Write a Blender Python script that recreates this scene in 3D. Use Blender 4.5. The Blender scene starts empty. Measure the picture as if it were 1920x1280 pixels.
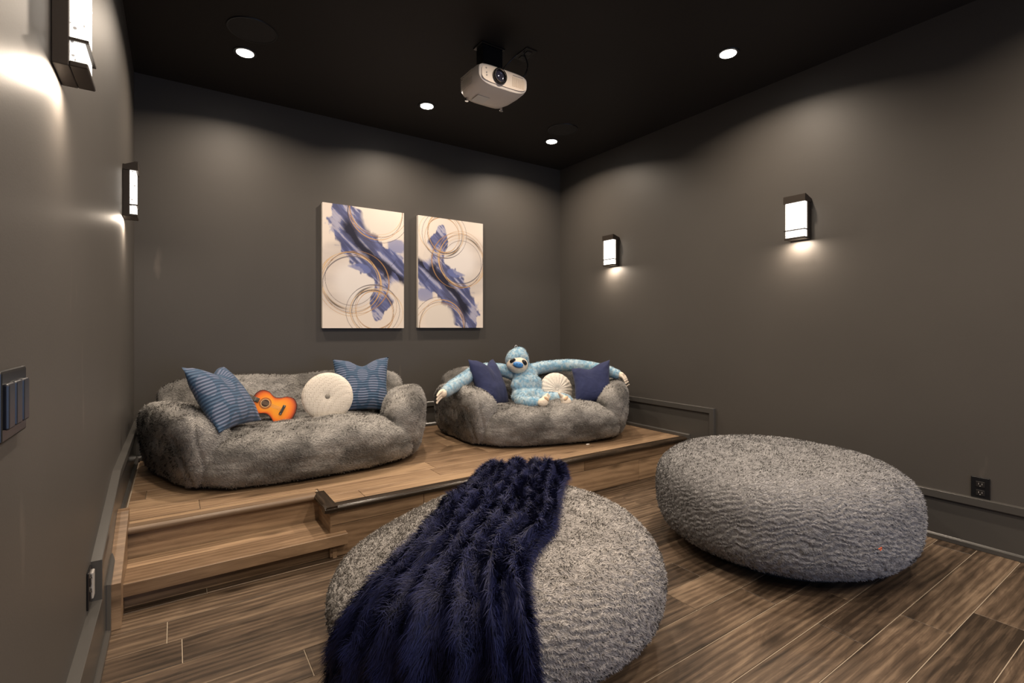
import bpy, bmesh, math, random
import numpy as np
from mathutils import Vector, Matrix

random.seed(7)
RNG = np.random.default_rng(11)
C = bpy.context.scene.collection
S = bpy.context.scene

# ---------------------------------------------------------------- camera
XL, XR, YB, YF = -0.215, 3.324, 4.0, -2.6      # room walls
H = 2.746                                       # ceiling height
PT = 0.25                                       # platform top
cd = bpy.data.cameras.new('camera'); cam = bpy.data.objects.new('camera', cd); C.objects.link(cam)
cam.location = (0, 0, 1.106); cam.rotation_euler = (math.pi/2, 0, -math.radians(34.2))
cd.sensor_width = 36.0; cd.lens = 931/1920*36; cd.shift_y = -26/1920; cd.clip_start = 0.02
S.camera = cam

# ---------------------------------------------------------------- view, world, lights
S.view_settings.view_transform = 'Standard'; S.view_settings.look = 'None'
S.view_settings.exposure = 0.0; S.view_settings.gamma = 1.0; S.view_settings.use_curve_mapping = False
w = bpy.data.worlds.new('world'); S.world = w; w.use_nodes = True
w.node_tree.nodes['Background'].inputs[0].default_value = (0.5, 0.5, 0.5, 1); w.node_tree.nodes['Background'].inputs[1].default_value = 0.02
SPOT_W = 18.0          # each ceiling downlight
SCONCE_E = 2.8
WARM = (1.0, 0.83, 0.66)
def area(name, loc, rot, sx, sy, power, col):
    l = bpy.data.lights.new(name, 'AREA'); l.shape = 'RECTANGLE'; l.size = sx; l.size_y = sy; l.energy = power; l.color = col
    o = bpy.data.objects.new(name, l); C.objects.link(o); o.location = loc; o.rotation_euler = rot
    return o
# daylight from the doorway and the screen end of the room, behind the camera
area('doorway_light', (1.9, YF+0.1, 0.75), (math.radians(90), 0, 0), 2.4, 1.2, 25, (0.45, 0.62, 1.0))

# ---------------------------------------------------------------- helpers
def tag(o, label=None, cat=None, group=None, kind=None):
    if label: o['label'] = label
    if cat: o['category'] = cat
    if group: o['group'] = group
    if kind: o['kind'] = kind
    return o
def empty(name, loc=(0, 0, 0), rz=0.0):
    o = bpy.data.objects.new(name, None); C.objects.link(o); o.location = loc; o.rotation_euler = (0, 0, rz)
    o.empty_display_size = 0.05
    return o
def link(name, me, mat=None, parent=None):
    o = bpy.data.objects.new(name, me); C.objects.link(o)
    if mat is not None and not me.materials: me.materials.append(mat)
    if parent is not None: o.parent = parent
    return o
def obj(name, bm, mat=None, parent=None, smooth=False, angle=None):
    me = bpy.data.meshes.new(name); bm.normal_update(); bm.to_mesh(me); bm.free()
    if smooth:
        me.polygons.foreach_set('use_smooth', [True]*len(me.polygons))
        if angle: me.set_sharp_from_angle(angle=math.radians(angle))
    return link(name, me, mat, parent)
def bx(bm, x0, x1, y0, y1, z0, z1, bev=0.0, seg=2, M=None):
    r = bmesh.ops.create_cube(bm, size=1.0); vs = r['verts']
    for v in vs: v.co = Vector(((x0+x1)/2+v.co.x*(x1-x0), (y0+y1)/2+v.co.y*(y1-y0), (z0+z1)/2+v.co.z*(z1-z0)))
    if bev > 0:
        es = list({e for v in vs for e in v.link_edges})
        g = bmesh.ops.bevel(bm, geom=es, offset=bev, segments=seg, affect='EDGES', profile=0.5)
        vs = list({v for f in g['faces'] for v in f.verts} | {v for v in vs if v.is_valid})
    if M is not None:
        for v in vs: v.co = M @ v.co
    return vs
def cyl(bm, r, z0, z1, seg=32, r2=None, M=None, caps=True):
    M0 = Matrix.Translation((0, 0, (z0+z1)/2))
    g = bmesh.ops.create_cone(bm, cap_ends=caps, segments=seg, radius1=r, radius2=r if r2 is None else r2, depth=z1-z0, matrix=(M @ M0) if M is not None else M0)
    return g['verts']
def lathe(bm, prof, seg=40, M=None, caps=True):
    rings = []
    for r, z in prof:
        ring = []
        for i in range(seg):
            a = 2*math.pi*i/seg; p = Vector((r*math.cos(a), r*math.sin(a), z))
            ring.append(bm.verts.new(M @ p if M is not None else p))
        rings.append(ring)
    for a, b in zip(rings, rings[1:]):
        for i in range(seg): bm.faces.new((a[i], a[(i+1) % seg], b[(i+1) % seg], b[i]))
    for ring, fl in (((rings[0], True), (rings[-1], False)) if caps else ()):
        bm.faces.new(list(reversed(ring)) if fl else ring)
def tube(bm, pts, r, seg=8):
    pts = [Vector(p) for p in pts]; rings = []; up = Vector((0.13, 0.2, 1)).normalized()
    rs = r if hasattr(r, '__len__') else [r]*len(pts)
    for i, p in enumerate(pts):
        t = (pts[min(i+1, len(pts)-1)]-pts[max(i-1, 0)]).normalized()
        a = t.cross(up).normalized(); b = t.cross(a).normalized(); up = b if abs(b.dot(up)) > .2 else up; up = -up if up.z < 0 else up
        rings.append([bm.verts.new(p+rs[i]*(math.cos(2*math.pi*k/seg)*a+math.sin(2*math.pi*k/seg)*b)) for k in range(seg)])
    for A, B in zip(rings, rings[1:]):
        for k in range(seg): bm.faces.new((A[k], A[(k+1) % seg], B[(k+1) % seg], B[k]))
    bm.faces.new(rings[0]); bm.faces.new(list(reversed(rings[-1])))
def prism(bm, poly, z0, z1, M=None):
    # polygon in xy, extruded along z, then transformed
    T = (lambda p: M @ Vector(p)) if M is not None else (lambda p: Vector(p))
    a = [bm.verts.new(T((x, y, z0))) for x, y in poly]; b = [bm.verts.new(T((x, y, z1))) for x, y in poly]
    bm.faces.new(list(reversed(a))); bm.faces.new(b); n = len(poly)
    for i in range(n): bm.faces.new((a[i], a[(i+1) % n], b[(i+1) % n], b[i]))
    bmesh.ops.recalc_face_normals(bm, faces=bm.faces)

# ---- vectorised noise
def _h(i, j, k, s):
    n = (i*374761393 + j*668265263 + k*2147483647 + s*974634777) & 0xffffffff
    n = ((n ^ (n >> 13)) * 1274126177) & 0xffffffff
    n = (n ^ (n >> 16)) & 0xffffffff
    return n/4294967295.0
def vnoise(P, seed=0):
    P = np.asarray(P, float); i = np.floor(P).astype(np.int64); f = P-i; u = f*f*(3-2*f); out = 0
    for a in (0, 1):
        for b in (0, 1):
            for c in (0, 1):
                wgt = (u[:, 0] if a else 1-u[:, 0])*(u[:, 1] if b else 1-u[:, 1])*(u[:, 2] if c else 1-u[:, 2])
                out = out + wgt*_h(i[:, 0]+a, i[:, 1]+b, i[:, 2]+c, seed)
    return out
def fbm(P, seed=0, oct=3):
    P = np.asarray(P, float); s = 0; a = 1; t = 0
    for k in range(oct): s = s+a*vnoise(P*2**k+17.3*k, seed+k); t += a; a *= .5
    return s/t

# ---- materials
def nt(name):
    m = bpy.data.materials.new(name); m.use_nodes = True; t = m.node_tree
    return m, t, t.nodes, t.links, t.nodes['Principled BSDF']
def plain(name, col, rough=0.5, metal=0.0, spec=0.5, emit=None, es=0.0, bump=None, coat=0.0):
    m, t, N, L, b = nt(name)
    b.inputs['Base Color'].default_value = (*col, 1); b.inputs['Roughness'].default_value = rough
    b.inputs['Metallic'].default_value = metal; b.inputs['Specular IOR Level'].default_value = spec; b.inputs['Coat Weight'].default_value = coat
    if emit: b.inputs['Emission Color'].default_value = (*emit, 1); b.inputs['Emission Strength'].default_value = es
    tc = N.new('ShaderNodeTexCoord'); n = N.new('ShaderNodeTexNoise'); n.inputs['Scale'].default_value = bump[0] if bump else 60
    n.inputs['Detail'].default_value = 4
    bp = N.new('ShaderNodeBump'); bp.inputs['Strength'].default_value = bump[1] if bump else 0.03; bp.inputs['Distance'].default_value = bump[2] if bump else 0.001
    L.new(tc.outputs['Object'], n.inputs['Vector']); L.new(n.outputs['Fac'], bp.inputs['Height']); L.new(bp.outputs[0], b.inputs['Normal'])
    return m
def ramp(N, stops):
    r = N.new('ShaderNodeValToRGB'); e = r.color_ramp.elements
    while len(e) < len(stops): e.new(0.5)
    for x, (p, c) in zip(e, stops): x.position = p; x.color = (*c, 1)
    return r
def wall_mat(name, col, rough=0.42, spec=0.35, scuffs=True):
    m, t, N, L, b = nt(name)
    tc = N.new('ShaderNodeTexCoord')
    n = N.new('ShaderNodeTexNoise'); n.inputs['Scale'].default_value = 1.3; n.inputs['Detail'].default_value = 5
    L.new(tc.outputs['Object'], n.inputs['Vector'])
    r = ramp(N, [(0.3, [c*0.94 for c in col]), (0.7, [c*1.06 for c in col])]); L.new(n.outputs['Fac'], r.inputs[0])
    outc = r.outputs[0]
    if scuffs:
        mp = N.new('ShaderNodeMapping'); mp.inputs['Scale'].default_value = (9, 9, 2.2); L.new(tc.outputs['Object'], mp.inputs['Vector'])
        s = N.new('ShaderNodeTexNoise'); s.inputs['Scale'].default_value = 1.0; s.inputs['Detail'].default_value = 3; L.new(mp.outputs[0], s.inputs['Vector'])
        s2 = N.new('ShaderNodeTexNoise'); s2.inputs['Scale'].default_value = 0.9; L.new(tc.outputs['Object'], s2.inputs['Vector'])
        mu = N.new('ShaderNodeMath'); mu.operation = 'MULTIPLY'; L.new(s.outputs['Fac'], mu.inputs[0]); L.new(s2.outputs['Fac'], mu.inputs[1])
        rr = ramp(N, [(0.42, (0, 0, 0)), (0.50, (0.5, 0.5, 0.5))]); L.new(mu.outputs[0], rr.inputs[0])
        mx = N.new('ShaderNodeMixRGB'); mx.inputs[2].default_value = (col[0]*2.2, col[1]*2.1, col[2]*2.0, 1)
        L.new(rr.outputs[0], mx.inputs[0]); L.new(outc, mx.inputs[1]); outc = mx.outputs[0]
    L.new(outc, b.inputs['Base Color'])
    b.inputs['Roughness'].default_value = rough; b.inputs['Specular IOR Level'].default_value = spec
    f = N.new('ShaderNodeTexNoise'); f.inputs['Scale'].default_value = 220; f.inputs['Detail'].default_value = 2; L.new(tc.outputs['Object'], f.inputs['Vector'])
    bp = N.new('ShaderNodeBump'); bp.inputs['Strength'].default_value = 0.25; bp.inputs['Distance'].default_value = 0.0006
    L.new(f.outputs['Fac'], bp.inputs['Height']); L.new(bp.outputs[0], b.inputs['Normal'])
    return m
def wood_mat(name, dark, mid, light, rough=0.45, contrast=1.0, knots=True, rnd=0.07):
    m, t, N, L, b = nt(name)
    tc = N.new('ShaderNodeTexCoord'); oi = N.new('ShaderNodeObjectInfo')
    ad = N.new('ShaderNodeVectorMath'); ad.operation = 'MULTIPLY_ADD'
    cx = N.new('ShaderNodeCombineXYZ')
    for k in range(3): L.new(oi.outputs['Random'], cx.inputs[k])
    L.new(cx.outputs[0], ad.inputs[0]); ad.inputs[1].default_value = (91.0, 57.0, 23.0); L.new(tc.outputs['Object'], ad.inputs[2])
    # warped long grain
    mp0 = N.new('ShaderNodeMapping'); mp0.inputs['Scale'].default_value = (1.5, 5.5, 5.5); L.new(ad.outputs[0], mp0.inputs['Vector'])
    wn = N.new('ShaderNodeTexNoise'); wn.inputs['Scale'].default_value = 1.0; wn.inputs['Detail'].default_value = 3; L.new(mp0.outputs[0], wn.inputs['Vector'])
    mp = N.new('ShaderNodeMapping'); mp.inputs['Scale'].default_value = (1.3, 20, 20); L.new(ad.outputs[0], mp.inputs['Vector'])
    wadd = N.new('ShaderNodeVectorMath'); wadd.operation = 'MULTIPLY_ADD'; L.new(wn.outputs['Color'], wadd.inputs[0]); wadd.inputs[1].default_value = (0.9, 5.0, 5.0); L.new(mp.outputs[0], wadd.inputs[2])
    g = N.new('ShaderNodeTexNoise'); g.inputs['Scale'].default_value = 1.0; g.inputs['Detail'].default_value = 9; g.inputs['Roughness'].default_value = 0.66; L.new(wadd.outputs[0], g.inputs['Vector'])
    big = N.new('ShaderNodeTexNoise'); big.inputs['Scale'].default_value = 0.45; big.inputs['Detail'].default_value = 3; L.new(mp0.outputs[0], big.inputs['Vector'])
    wv = N.new('ShaderNodeTexWave'); wv.wave_type = 'RINGS'; wv.rings_direction = 'Z'; wv.inputs['Scale'].default_value = 1.5
    wv.inputs['Distortion'].default_value = 9.0; wv.inputs['Detail'].default_value = 4; wv.inputs['Detail Scale'].default_value = 0.8
    mpw = N.new('ShaderNodeMapping'); mpw.inputs['Scale'].default_value = (0.8, 7, 7); L.new(ad.outputs[0], mpw.inputs['Vector']); L.new(mpw.outputs[0], wv.inputs['Vector'])
    m1 = N.new('ShaderNodeMath'); m1.operation = 'MULTIPLY_ADD'; L.new(big.outputs['Fac'], m1.inputs[0]); m1.inputs[1].default_value = 0.7
    m2 = N.new('ShaderNodeMath'); m2.operation = 'MULTIPLY'; L.new(g.outputs['Fac'], m2.inputs[0]); m2.inputs[1].default_value = 0.55; L.new(m2.outputs[0], m1.inputs[2])
    m3 = N.new('ShaderNodeMath'); m3.operation = 'MULTIPLY_ADD'; L.new(wv.outputs['Fac'], m3.inputs[0]); m3.inputs[1].default_value = 0.10; L.new(m1.outputs[0], m3.inputs[2])
    m4 = N.new('ShaderNodeMath'); m4.operation = 'MULTIPLY_ADD'; L.new(oi.outputs['Random'], m4.inputs[0]); m4.inputs[1].default_value = rnd; L.new(m3.outputs[0], m4.inputs[2])
    mf = N.new('ShaderNodeMapping'); mf.inputs['Scale'].default_value = (6, 240, 240); L.new(ad.outputs[0], mf.inputs['Vector'])
    fg = N.new('ShaderNodeTexNoise'); fg.inputs['Scale'].default_value = 1.0; fg.inputs['Detail'].default_value = 3; L.new(mf.outputs[0], fg.inputs['Vector'])
    m5 = N.new('ShaderNodeMath'); m5.operation = 'MULTIPLY_ADD'; L.new(fg.outputs['Fac'], m5.inputs[0]); m5.inputs[1].default_value = 0.22; L.new(m4.outputs[0], m5.inputs[2]); m4 = m5
    c0 = 0.85; sp = 0.17/contrast
    r = ramp(N, [(c0-sp, dark), (c0, mid), (c0+sp*0.9, light)]); L.new(m4.outputs[0], r.inputs[0])
    outc = r.outputs[0]
    if knots:
        mk = N.new('ShaderNodeMapping'); mk.inputs['Scale'].default_value = (2.2, 6.5, 6.5); L.new(ad.outputs[0], mk.inputs['Vector'])
        vo = N.new('ShaderNodeTexVoronoi'); vo.inputs['Scale'].default_value = 1.0; L.new(mk.outputs[0], vo.inputs['Vector'])
        kr = ramp(N, [(0.03, (0.75, 0.75, 0.75)), (0.20, (0, 0, 0))]); L.new(vo.outputs['Distance'], kr.inputs[0])
        mx = N.new('ShaderNodeMixRGB'); L.new(kr.outputs[0], mx.inputs[0]); L.new(outc, mx.inputs[1]); mx.inputs[2].default_value = (*[c*0.6 for c in dark], 1); outc = mx.outputs[0]
    L.new(outc, b.inputs['Base Color']); b.inputs['Roughness'].default_value = rough; b.inputs['Specular IOR Level'].default_value = 0.35
    bp = N.new('ShaderNodeBump'); bp.inputs['Strength'].default_value = 0.35; bp.inputs['Distance'].default_value = 0.0012
    L.new(g.outputs['Fac'], bp.inputs['Height']); L.new(bp.outputs[0], b.inputs['Normal'])
    return m
def attr_mat(name, rough=0.9, sheen=0.0, spec=0.15, attr='Col', bump=None, tint=(1, 1, 1)):
    m, t, N, L, b = nt(name)
    a = N.new('ShaderNodeAttribute'); a.attribute_name = attr
    n = N.new('ShaderNodeTexNoise'); n.inputs['Scale'].default_value = bump[0] if bump else 180; n.inputs['Detail'].default_value = 4
    tc = N.new('ShaderNodeTexCoord'); L.new(tc.outputs['Object'], n.inputs['Vector'])
    mx = N.new('ShaderNodeMixRGB'); mx.blend_type = 'MULTIPLY'; mx.inputs[0].default_value = 1; mx.inputs[2].default_value = (*tint, 1)
    L.new(a.outputs['Color'], mx.inputs[1]); L.new(mx.outputs[0], b.inputs['Base Color'])
    b.inputs['Roughness'].default_value = rough; b.inputs['Specular IOR Level'].default_value = spec
    b.inputs['Sheen Weight'].default_value = sheen; b.inputs['Sheen Roughness'].default_value = 0.5
    if bump:
        bp = N.new('ShaderNodeBump'); bp.inputs['Strength'].default_value = bump[1]; bp.inputs['Distance'].default_value = bump[2]
        L.new(n.outputs['Fac'], bp.inputs['Height']); L.new(bp.outputs[0], b.inputs['Normal'])
    return m

M_wall = wall_mat('wall_paint', (0.069, 0.063, 0.057), 0.50)
M_ceil = wall_mat('ceiling_paint', (0.024, 0.021, 0.019), 0.6, 0.2, scuffs=False)
M_trim = plain('trim_paint', (0.062, 0.059, 0.055), 0.30, bump=(90, 0.05, 0.0006))
M_floor = wood_mat('floor_plank', (0.026, 0.0175, 0.0115), (0.092, 0.063, 0.042), (0.205, 0.147, 0.098), 0.42, 1.0)
M_plat = wood_mat('platform_plank', (0.13, 0.082, 0.048), (0.235, 0.155, 0.095), (0.36, 0.245, 0.150), 0.40, 0.9, rnd=0.17)
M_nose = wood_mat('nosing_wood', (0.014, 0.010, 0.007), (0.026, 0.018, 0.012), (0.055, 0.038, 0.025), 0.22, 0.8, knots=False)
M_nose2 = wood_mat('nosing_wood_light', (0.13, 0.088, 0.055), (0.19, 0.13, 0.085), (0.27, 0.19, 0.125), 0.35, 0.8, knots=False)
M_grout = plain('grout', (0.36, 0.30, 0.23), 0.9)
M_black = plain('black_plastic', (0.008, 0.008, 0.009), 0.25)
M_blackmat = plain('black_metal', (0.012, 0.011, 0.011), 0.45)
M_bronze = plain('bronze_metal', (0.055, 0.045, 0.038), 0.38, 0.6)
M_chrome = plain('chrome', (0.7, 0.7, 0.7), 0.15, 1.0)
M_white = plain('white_plastic', (0.78, 0.72, 0.66), 0.35)
M_greyplate = plain('grey_plastic', (0.35, 0.33, 0.31), 0.4)

# ---------------------------------------------------------------- room shell
def wall(name, *b, mat=M_wall):
    bm = bmesh.new(); bx(bm, *b); return tag(obj(name, bm, mat), kind='structure')
wall('wall_back', XL-0.1, XR+0.1, YB, YB+0.1, -0.1, H)
wall('wall_left', XL-0.1, XL, YF, YB, -0.1, H)
wall('wall_right', XR, XR+0.1, YF, YB, -0.1, H)
wall('wall_front', XL-0.1, XR+0.1, YF-0.1, YF, -0.1, H)
wall('ceiling', XL-0.1, XR+0.1, YF-0.1, YB+0.1, H, H+0.1, mat=M_ceil)
floor = wall('floor', XL-0.1, XR+0.1, YF-0.1, YB+0.1, -0.1, -0.0025, mat=M_grout)

def plank_mesh(name, lx, ly, th, mat, bev=0.0012):
    bm = bmesh.new(); bx(bm, -lx/2, lx/2, -ly/2, ly/2, -th, 0, bev, 1)
    me = bpy.data.meshes.new(name); bm.to_mesh(me); bm.free(); me.materials.append(mat); return me
# floor planks: rows parallel to the back wall
ROW = 0.1532; LEN = 1.22; Y0 = 0.283
joints = {3: 1.99, 2: 2.317, 1: 2.566, 4: 2.26, 5: 1.99, 6: 1.693, 12: -0.022}
cache = {}
for r in range(-19, 15):
    ya = Y0+ROW*r; yb = ya+ROW
    if yb > 2.5: yb = 2.5
    if yb-ya < 0.03 or ya < YF: continue
    j = joints.get(r, (r*0.437+0.31) % LEN + XL)
    while j > XL: j -= LEN
    x = j
    while x < XR:
        a, b = max(x, XL), min(x+LEN, XR); x += LEN
        if b-a < 0.02: continue
        key = (round(b-a, 3), round(yb-ya, 3))
        if key not in cache: cache[key] = plank_mesh('plank', b-a-0.003, yb-ya-0.003, 0.006, M_floor)
        o = link('plank', cache[key], parent=floor); o.location = ((a+b)/2, (ya+yb)/2, 0)

# ---- baseboards (stepped where they climb from the floor to the platform)
def offset_down(path, d):
    # path of (s, z) points running from the far end forwards; returns the same path moved d below / behind it
    out = []; n = len(path)
    for i in range(n):
        p = Vector(path[i])
        if i == 0: t1 = t2 = (Vector(path[1])-p).normalized()
        elif i == n-1: t1 = t2 = (p-Vector(path[-2])).normalized()
        else: t1 = (p-Vector(path[i-1])).normalized(); t2 = (Vector(path[i+1])-p).normalized()
        n1 = Vector((-t1.y, t1.x)); n2 = Vector((-t2.y, t2.x)); m = (n1+n2).normalized()
        out.append(p-m*d/max(0.3, m.dot(n1)))
    return out
def strip(bm, A, B, th, T, bev=0.004):
    # band between polyline A (outer) and B (inner), thickness th off the wall, with a small chamfer on the outer edge
    n = len(A); q = []
    for i in range(n):
        a, b = Vector(A[i]), Vector(B[i]); u = (b-a).normalized()
        q.append([bm.verts.new(T(*a, 0)), bm.verts.new(T(*a, th-bev)), bm.verts.new(T(*(a+u*bev), th)), bm.verts.new(T(*(b-u*0.002), th)), bm.verts.new(T(*b, th-0.002)), bm.verts.new(T(*b, 0))])
    for i in range(n-1):
        for k in range(5): bm.faces.new((q[i][k], q[i][k+1], q[i+1][k+1], q[i+1][k]))
    bm.faces.new(q[0]); bm.faces.new(list(reversed(q[-1])))
def baseboard(name, T, top, base):
    root = empty(name, (0, 0, 0)); tag(root, kind='structure')
    bm = bmesh.new()
    # board: filled between the top path and the base path
    cap_in = offset_down(top, 0.042)
    strip(bm, top, cap_in, 0.028, T, 0.006); bmesh.ops.recalc_face_normals(bm, faces=bm.faces)
    obj('cap', bm, M_trim, root)
    bm = bmesh.new(); strip(bm, offset_down(top, 0.040), base, 0.012, T); bmesh.ops.recalc_face_normals(bm, faces=bm.faces)
    obj('board', bm, M_trim, root)
    bm = bmesh.new(); strip(bm, [Vector(b)+o for b, o in zip(base, shoe_off)], base, 0.026, T, 0.010); bmesh.ops.recalc_face_normals(bm, faces=bm.faces)
    obj('shoe', bm, M_trim, root)
    return root
BH = 0.214
TR_ = lambda s, z, d: Vector((XR-d, s, z))
TL_ = lambda s, z, d: Vector((XL+d, s, z))
TB_ = lambda s, z, d: Vector((s, YB-d, z))
shoe_off = [Vector((0, 0.030)), Vector((-0.030, 0.030)), Vector((-0.030, 0.030)), Vector((0, 0.030))]
baseboard('baseboard_right', TR_, [(YB, PT+BH), (2.24, PT+BH), (2.24, BH), (YF, BH)], [(YB, PT), (2.44, PT), (2.44, 0.0), (YF, 0.0)])
shoe_off = [Vector((0, 0.030)), Vector((0, 0.030))]
baseboard('baseboard_back', TB_, [(XL, PT+BH), (XR, PT+BH)], [(XL, PT), (XR, PT)])
shoe_off = [Vector((0, 0.030)), Vector((-0.01, 0.032)), Vector((-0.028, 0.02)), Vector((-0.028, 0.028)), Vector((0, 0.030))]
baseboard('baseboard_left', TL_, [(YB, PT+BH), (2.67, PT+BH), (2.05, 0.345), (2.05, BH), (YF, BH)], [(YB, PT), (2.76, PT), (2.30, 0.17), (2.30, 0.0), (YF, 0.0)])

# ---------------------------------------------------------------- platform
YP, YP2, XN = 2.455, 2.68, 0.615        # front edge, recessed edge behind the step, notch corner
plat = empty('platform', (1.55, 3.2, 0))
tag(plat, 'low raised wood-plank platform with dark rounded front edge under both sofas', 'platform')
def P(o, *xyz):
    o.location = Vector(xyz)-Vector((1.55, 3.2, 0)); return o
bm = bmesh.new()
bx(bm, XL+0.016, XR-0.016, YP2+0.012, YB-0.016, 0, PT-0.0085); bx(bm, XN+0.012, XR-0.016, YP+0.012, YP2+0.012, 0, PT-0.0085)
base = obj('platform_base', bm, M_grout, plat); P(base, 0, 0, 0)
cache = {}; r = 0; y = YP+0.012
while y < YB-0.02:
    yb = min(y+ROW, YB-0.016)
    if yb-y > 0.02:
        xmin = XN+0.012 if y < YP2 else XL+0.03
        ya = y
        if y < YP2 < yb: ya = y
        j = {0: 2.02, 1: 1.28, 2: 0.1+LEN}.get(r, (r*0.53+0.2) % LEN)
        while j > XL: j -= LEN
        x = j
        while x < XR:
            a, b = max(x, xmin), min(x+LEN, XR-0.017); x += LEN
            if b-a < 0.03: continue
            key = (round(b-a, 3), round(yb-ya, 3))
            if key not in cache: cache[key] = plank_mesh('plank', b-a-0.0022, yb-ya-0.0022, 0.008, M_plat)
            P(link('plank', cache[key], parent=plat), (a+b)/2, (ya+yb)/2, PT)
    y += ROW; r += 1
# the strip of plank left of the notch that the whole rows above skip
me = plank_mesh('plank', XN-XL-0.03, 0.075, 0.008, M_plat)
P(link('plank', me, parent=plat), (XN+XL+0.03)/2, YP2+0.045, PT+0.0004)
# risers: two rows of planks on the front, one board in the recess, one return board in the notch
def riser(x0, x1, yface, z0, z1):
    me = plank_mesh('riser_plank', x1-x0-0.0025, z1-z0-0.0025, 0.010, M_plat)
    o = link('riser_plank', me, parent=plat); o.rotation_euler = (math.pi/2, 0, 0); P(o, (x0+x1)/2, yface, (z0+z1)/2); return o
for a, b in ((XN, 1.10), (1.10, 2.25), (2.25, XR-0.03)): riser(a, b, YP, 0.155, PT-0.026)
for a, b in ((XN, 1.60), (1.60, 2.78), (2.78, XR-0.03)): riser(a, b, YP, 0.002, 0.155)
riser(XL+0.03, XN+0.01, YP2, 0.10, PT-0.026); riser(XL+0.03, XN+0.01, YP2, 0.002, 0.10)
me = plank_mesh('riser_plank', YP2-YP-0.002, PT-0.03, 0.010, M_plat)
o = link('riser_plank', me, parent=plat); o.rotation_euler = (math.pi/2, 0, -math.pi/2); P(o, XN, (YP+YP2)/2, PT/2-0.012)
def nosing(pts_prof, x0, x1, y, name, mat, axis='x'):
    bm = bmesh.new(); prof = []
    for i in range(9):
        a = math.pi/2+math.pi*i/8; prof.append((0.016*math.cos(a)-0.012, 0.0155*math.sin(a)-0.0145))
    prof += [(0.03, -0.030), (0.03, 0.001)]
    Mx = Matrix(((0, 0, 1, 0), (1, 0, 0, 0), (0, 1, 0, 0), (0, 0, 0, 1)))
    prism(bm, prof, -(x1-x0)/2, (x1-x0)/2, Mx)
    o = obj(name, bm, mat, plat, True, 40)
    if axis == 'x': P(o, (x0+x1)/2, y, PT+0.004)
    else: o.rotation_euler = (0, 0, -math.pi/2); P(o, y, (x0+x1)/2, PT+0.004)
    return o
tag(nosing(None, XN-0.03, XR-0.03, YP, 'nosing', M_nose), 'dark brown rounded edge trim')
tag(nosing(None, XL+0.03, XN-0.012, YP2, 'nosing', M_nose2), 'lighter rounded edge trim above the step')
o = nosing(None, YP-0.026, YP2+0.02, XN, 'nosing', M_nose, 'y'); o.location.z += 0.0006; tag(o, 'short dark return trim')

# step box in front of the recess, with the skirt board on the wall side
step = empty('entry_step', (0.24, 2.55, 0))
tag(step, 'light wood box step with overhanging tread at the left end of the platform', 'step')
def PS(o, x, y, z): o.location = (x-0.24, y-2.55, z); return o
SF = 2.415
me = plank_mesh('tread', 0.69-XL-0.03, 0.152, 0.052, M_plat, 0.002); PS(link('tread', me, parent=step), (0.69+XL+0.03)/2, SF+0.076, 0.120)
me = plank_mesh('tread_back', XN-XL-0.03, 0.10, 0.050, M_plat, 0.001); PS(link('tread', me, parent=step), (XN+XL+0.03)/2, SF+0.204, 0.1185)
me = plank_mesh('riser', 0.65-XL-0.04, 0.066, 0.012, M_plat, 0.001)
o = link('riser', me, parent=step); o.rotation_euler = (math.pi/2, 0, 0); PS(o, (0.65+XL+0.03)/2, SF+0.060, 0.033)
bm = bmesh.new(); bx(bm, 0.628, 0.648, SF+0.072, YP-0.001, 0, 0.067, 0.001, 1); PS(obj('side_board', bm, M_plat, step), 0, 0, 0)
bm = bmesh.new()
Mx = Matrix(((0, 0, 1, 0), (1, 0, 0, 0), (0, 1, 0, 0), (0, 0, 0, 1)))
prism(bm, [(2.318, 0.001), (2.318, 0.168), (2.70, 0.318), (2.745, 0.318), (2.745, 0.262), (2.63, 0.24), (2.63, 0.001)], XL+0.0125, XL+0.052, Mx)
PS(obj('skirt_board', bm, M_plat, step), 0, 0, 0)

# ---------------------------------------------------------------- ceiling fittings
m, t, N, L, b = nt('downlight_lens'); b.inputs['Base Color'].default_value = (1, 1, 1, 1)
b.inputs['Emission Color'].default_value = (1.0, 0.93, 0.82, 1); b.inputs['Emission Strength'].default_value = 30; M_lens = m
def downlight(x, y, label=None):
    root = empty('ceiling_downlight', (x, y, H)); tag(root, label, 'ceiling light', 'round recessed ceiling lights')
    bm = bmesh.new(); lathe(bm, [(0.046, -0.001), (0.047, -0.005), (0.062, -0.006), (0.066, -0.001), (0.066, 0.0)], 36)
    obj('trim_ring', bm, M_blackmat, root, True, 40)
    bm = bmesh.new(); lathe(bm, [(0.0455, -0.001), (0.0455, -0.0065), (0.03, -0.0075), (0.002, -0.008)], 32)
    obj('lens', bm, M_lens, root, True, 40)
    l = bpy.data.lights.new('downlight_beam', 'AREA'); l.energy = SPOT_W; l.shape = 'DISK'; l.size = 0.085; l.spread = math.radians(152)
    l.color = WARM
    lo = bpy.data.objects.new('downlight_beam', l); C.objects.link(lo); lo.location = (x, y, H-0.02)
DL = [(0.348, 3.345, 'recessed ceiling light in the back left, beside the larger-looking round speaker grille'),
      (1.543, 3.39, 'recessed ceiling light above the two canvases, left of the projector'),
      (2.746, 3.42, 'recessed ceiling light nearest the far corner, beside a round speaker grille'),
      (2.738, 1.73, 'recessed ceiling light at the right, far from the projector and near the right wall')]
for a in DL: downlight(*a)
downlight(1.54, 1.70, 'recessed ceiling light just above the top edge, nearest in front of the projector'); downlight(0.35, 1.70, 'recessed ceiling light above the near left sconce, outside the top edge')
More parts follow.
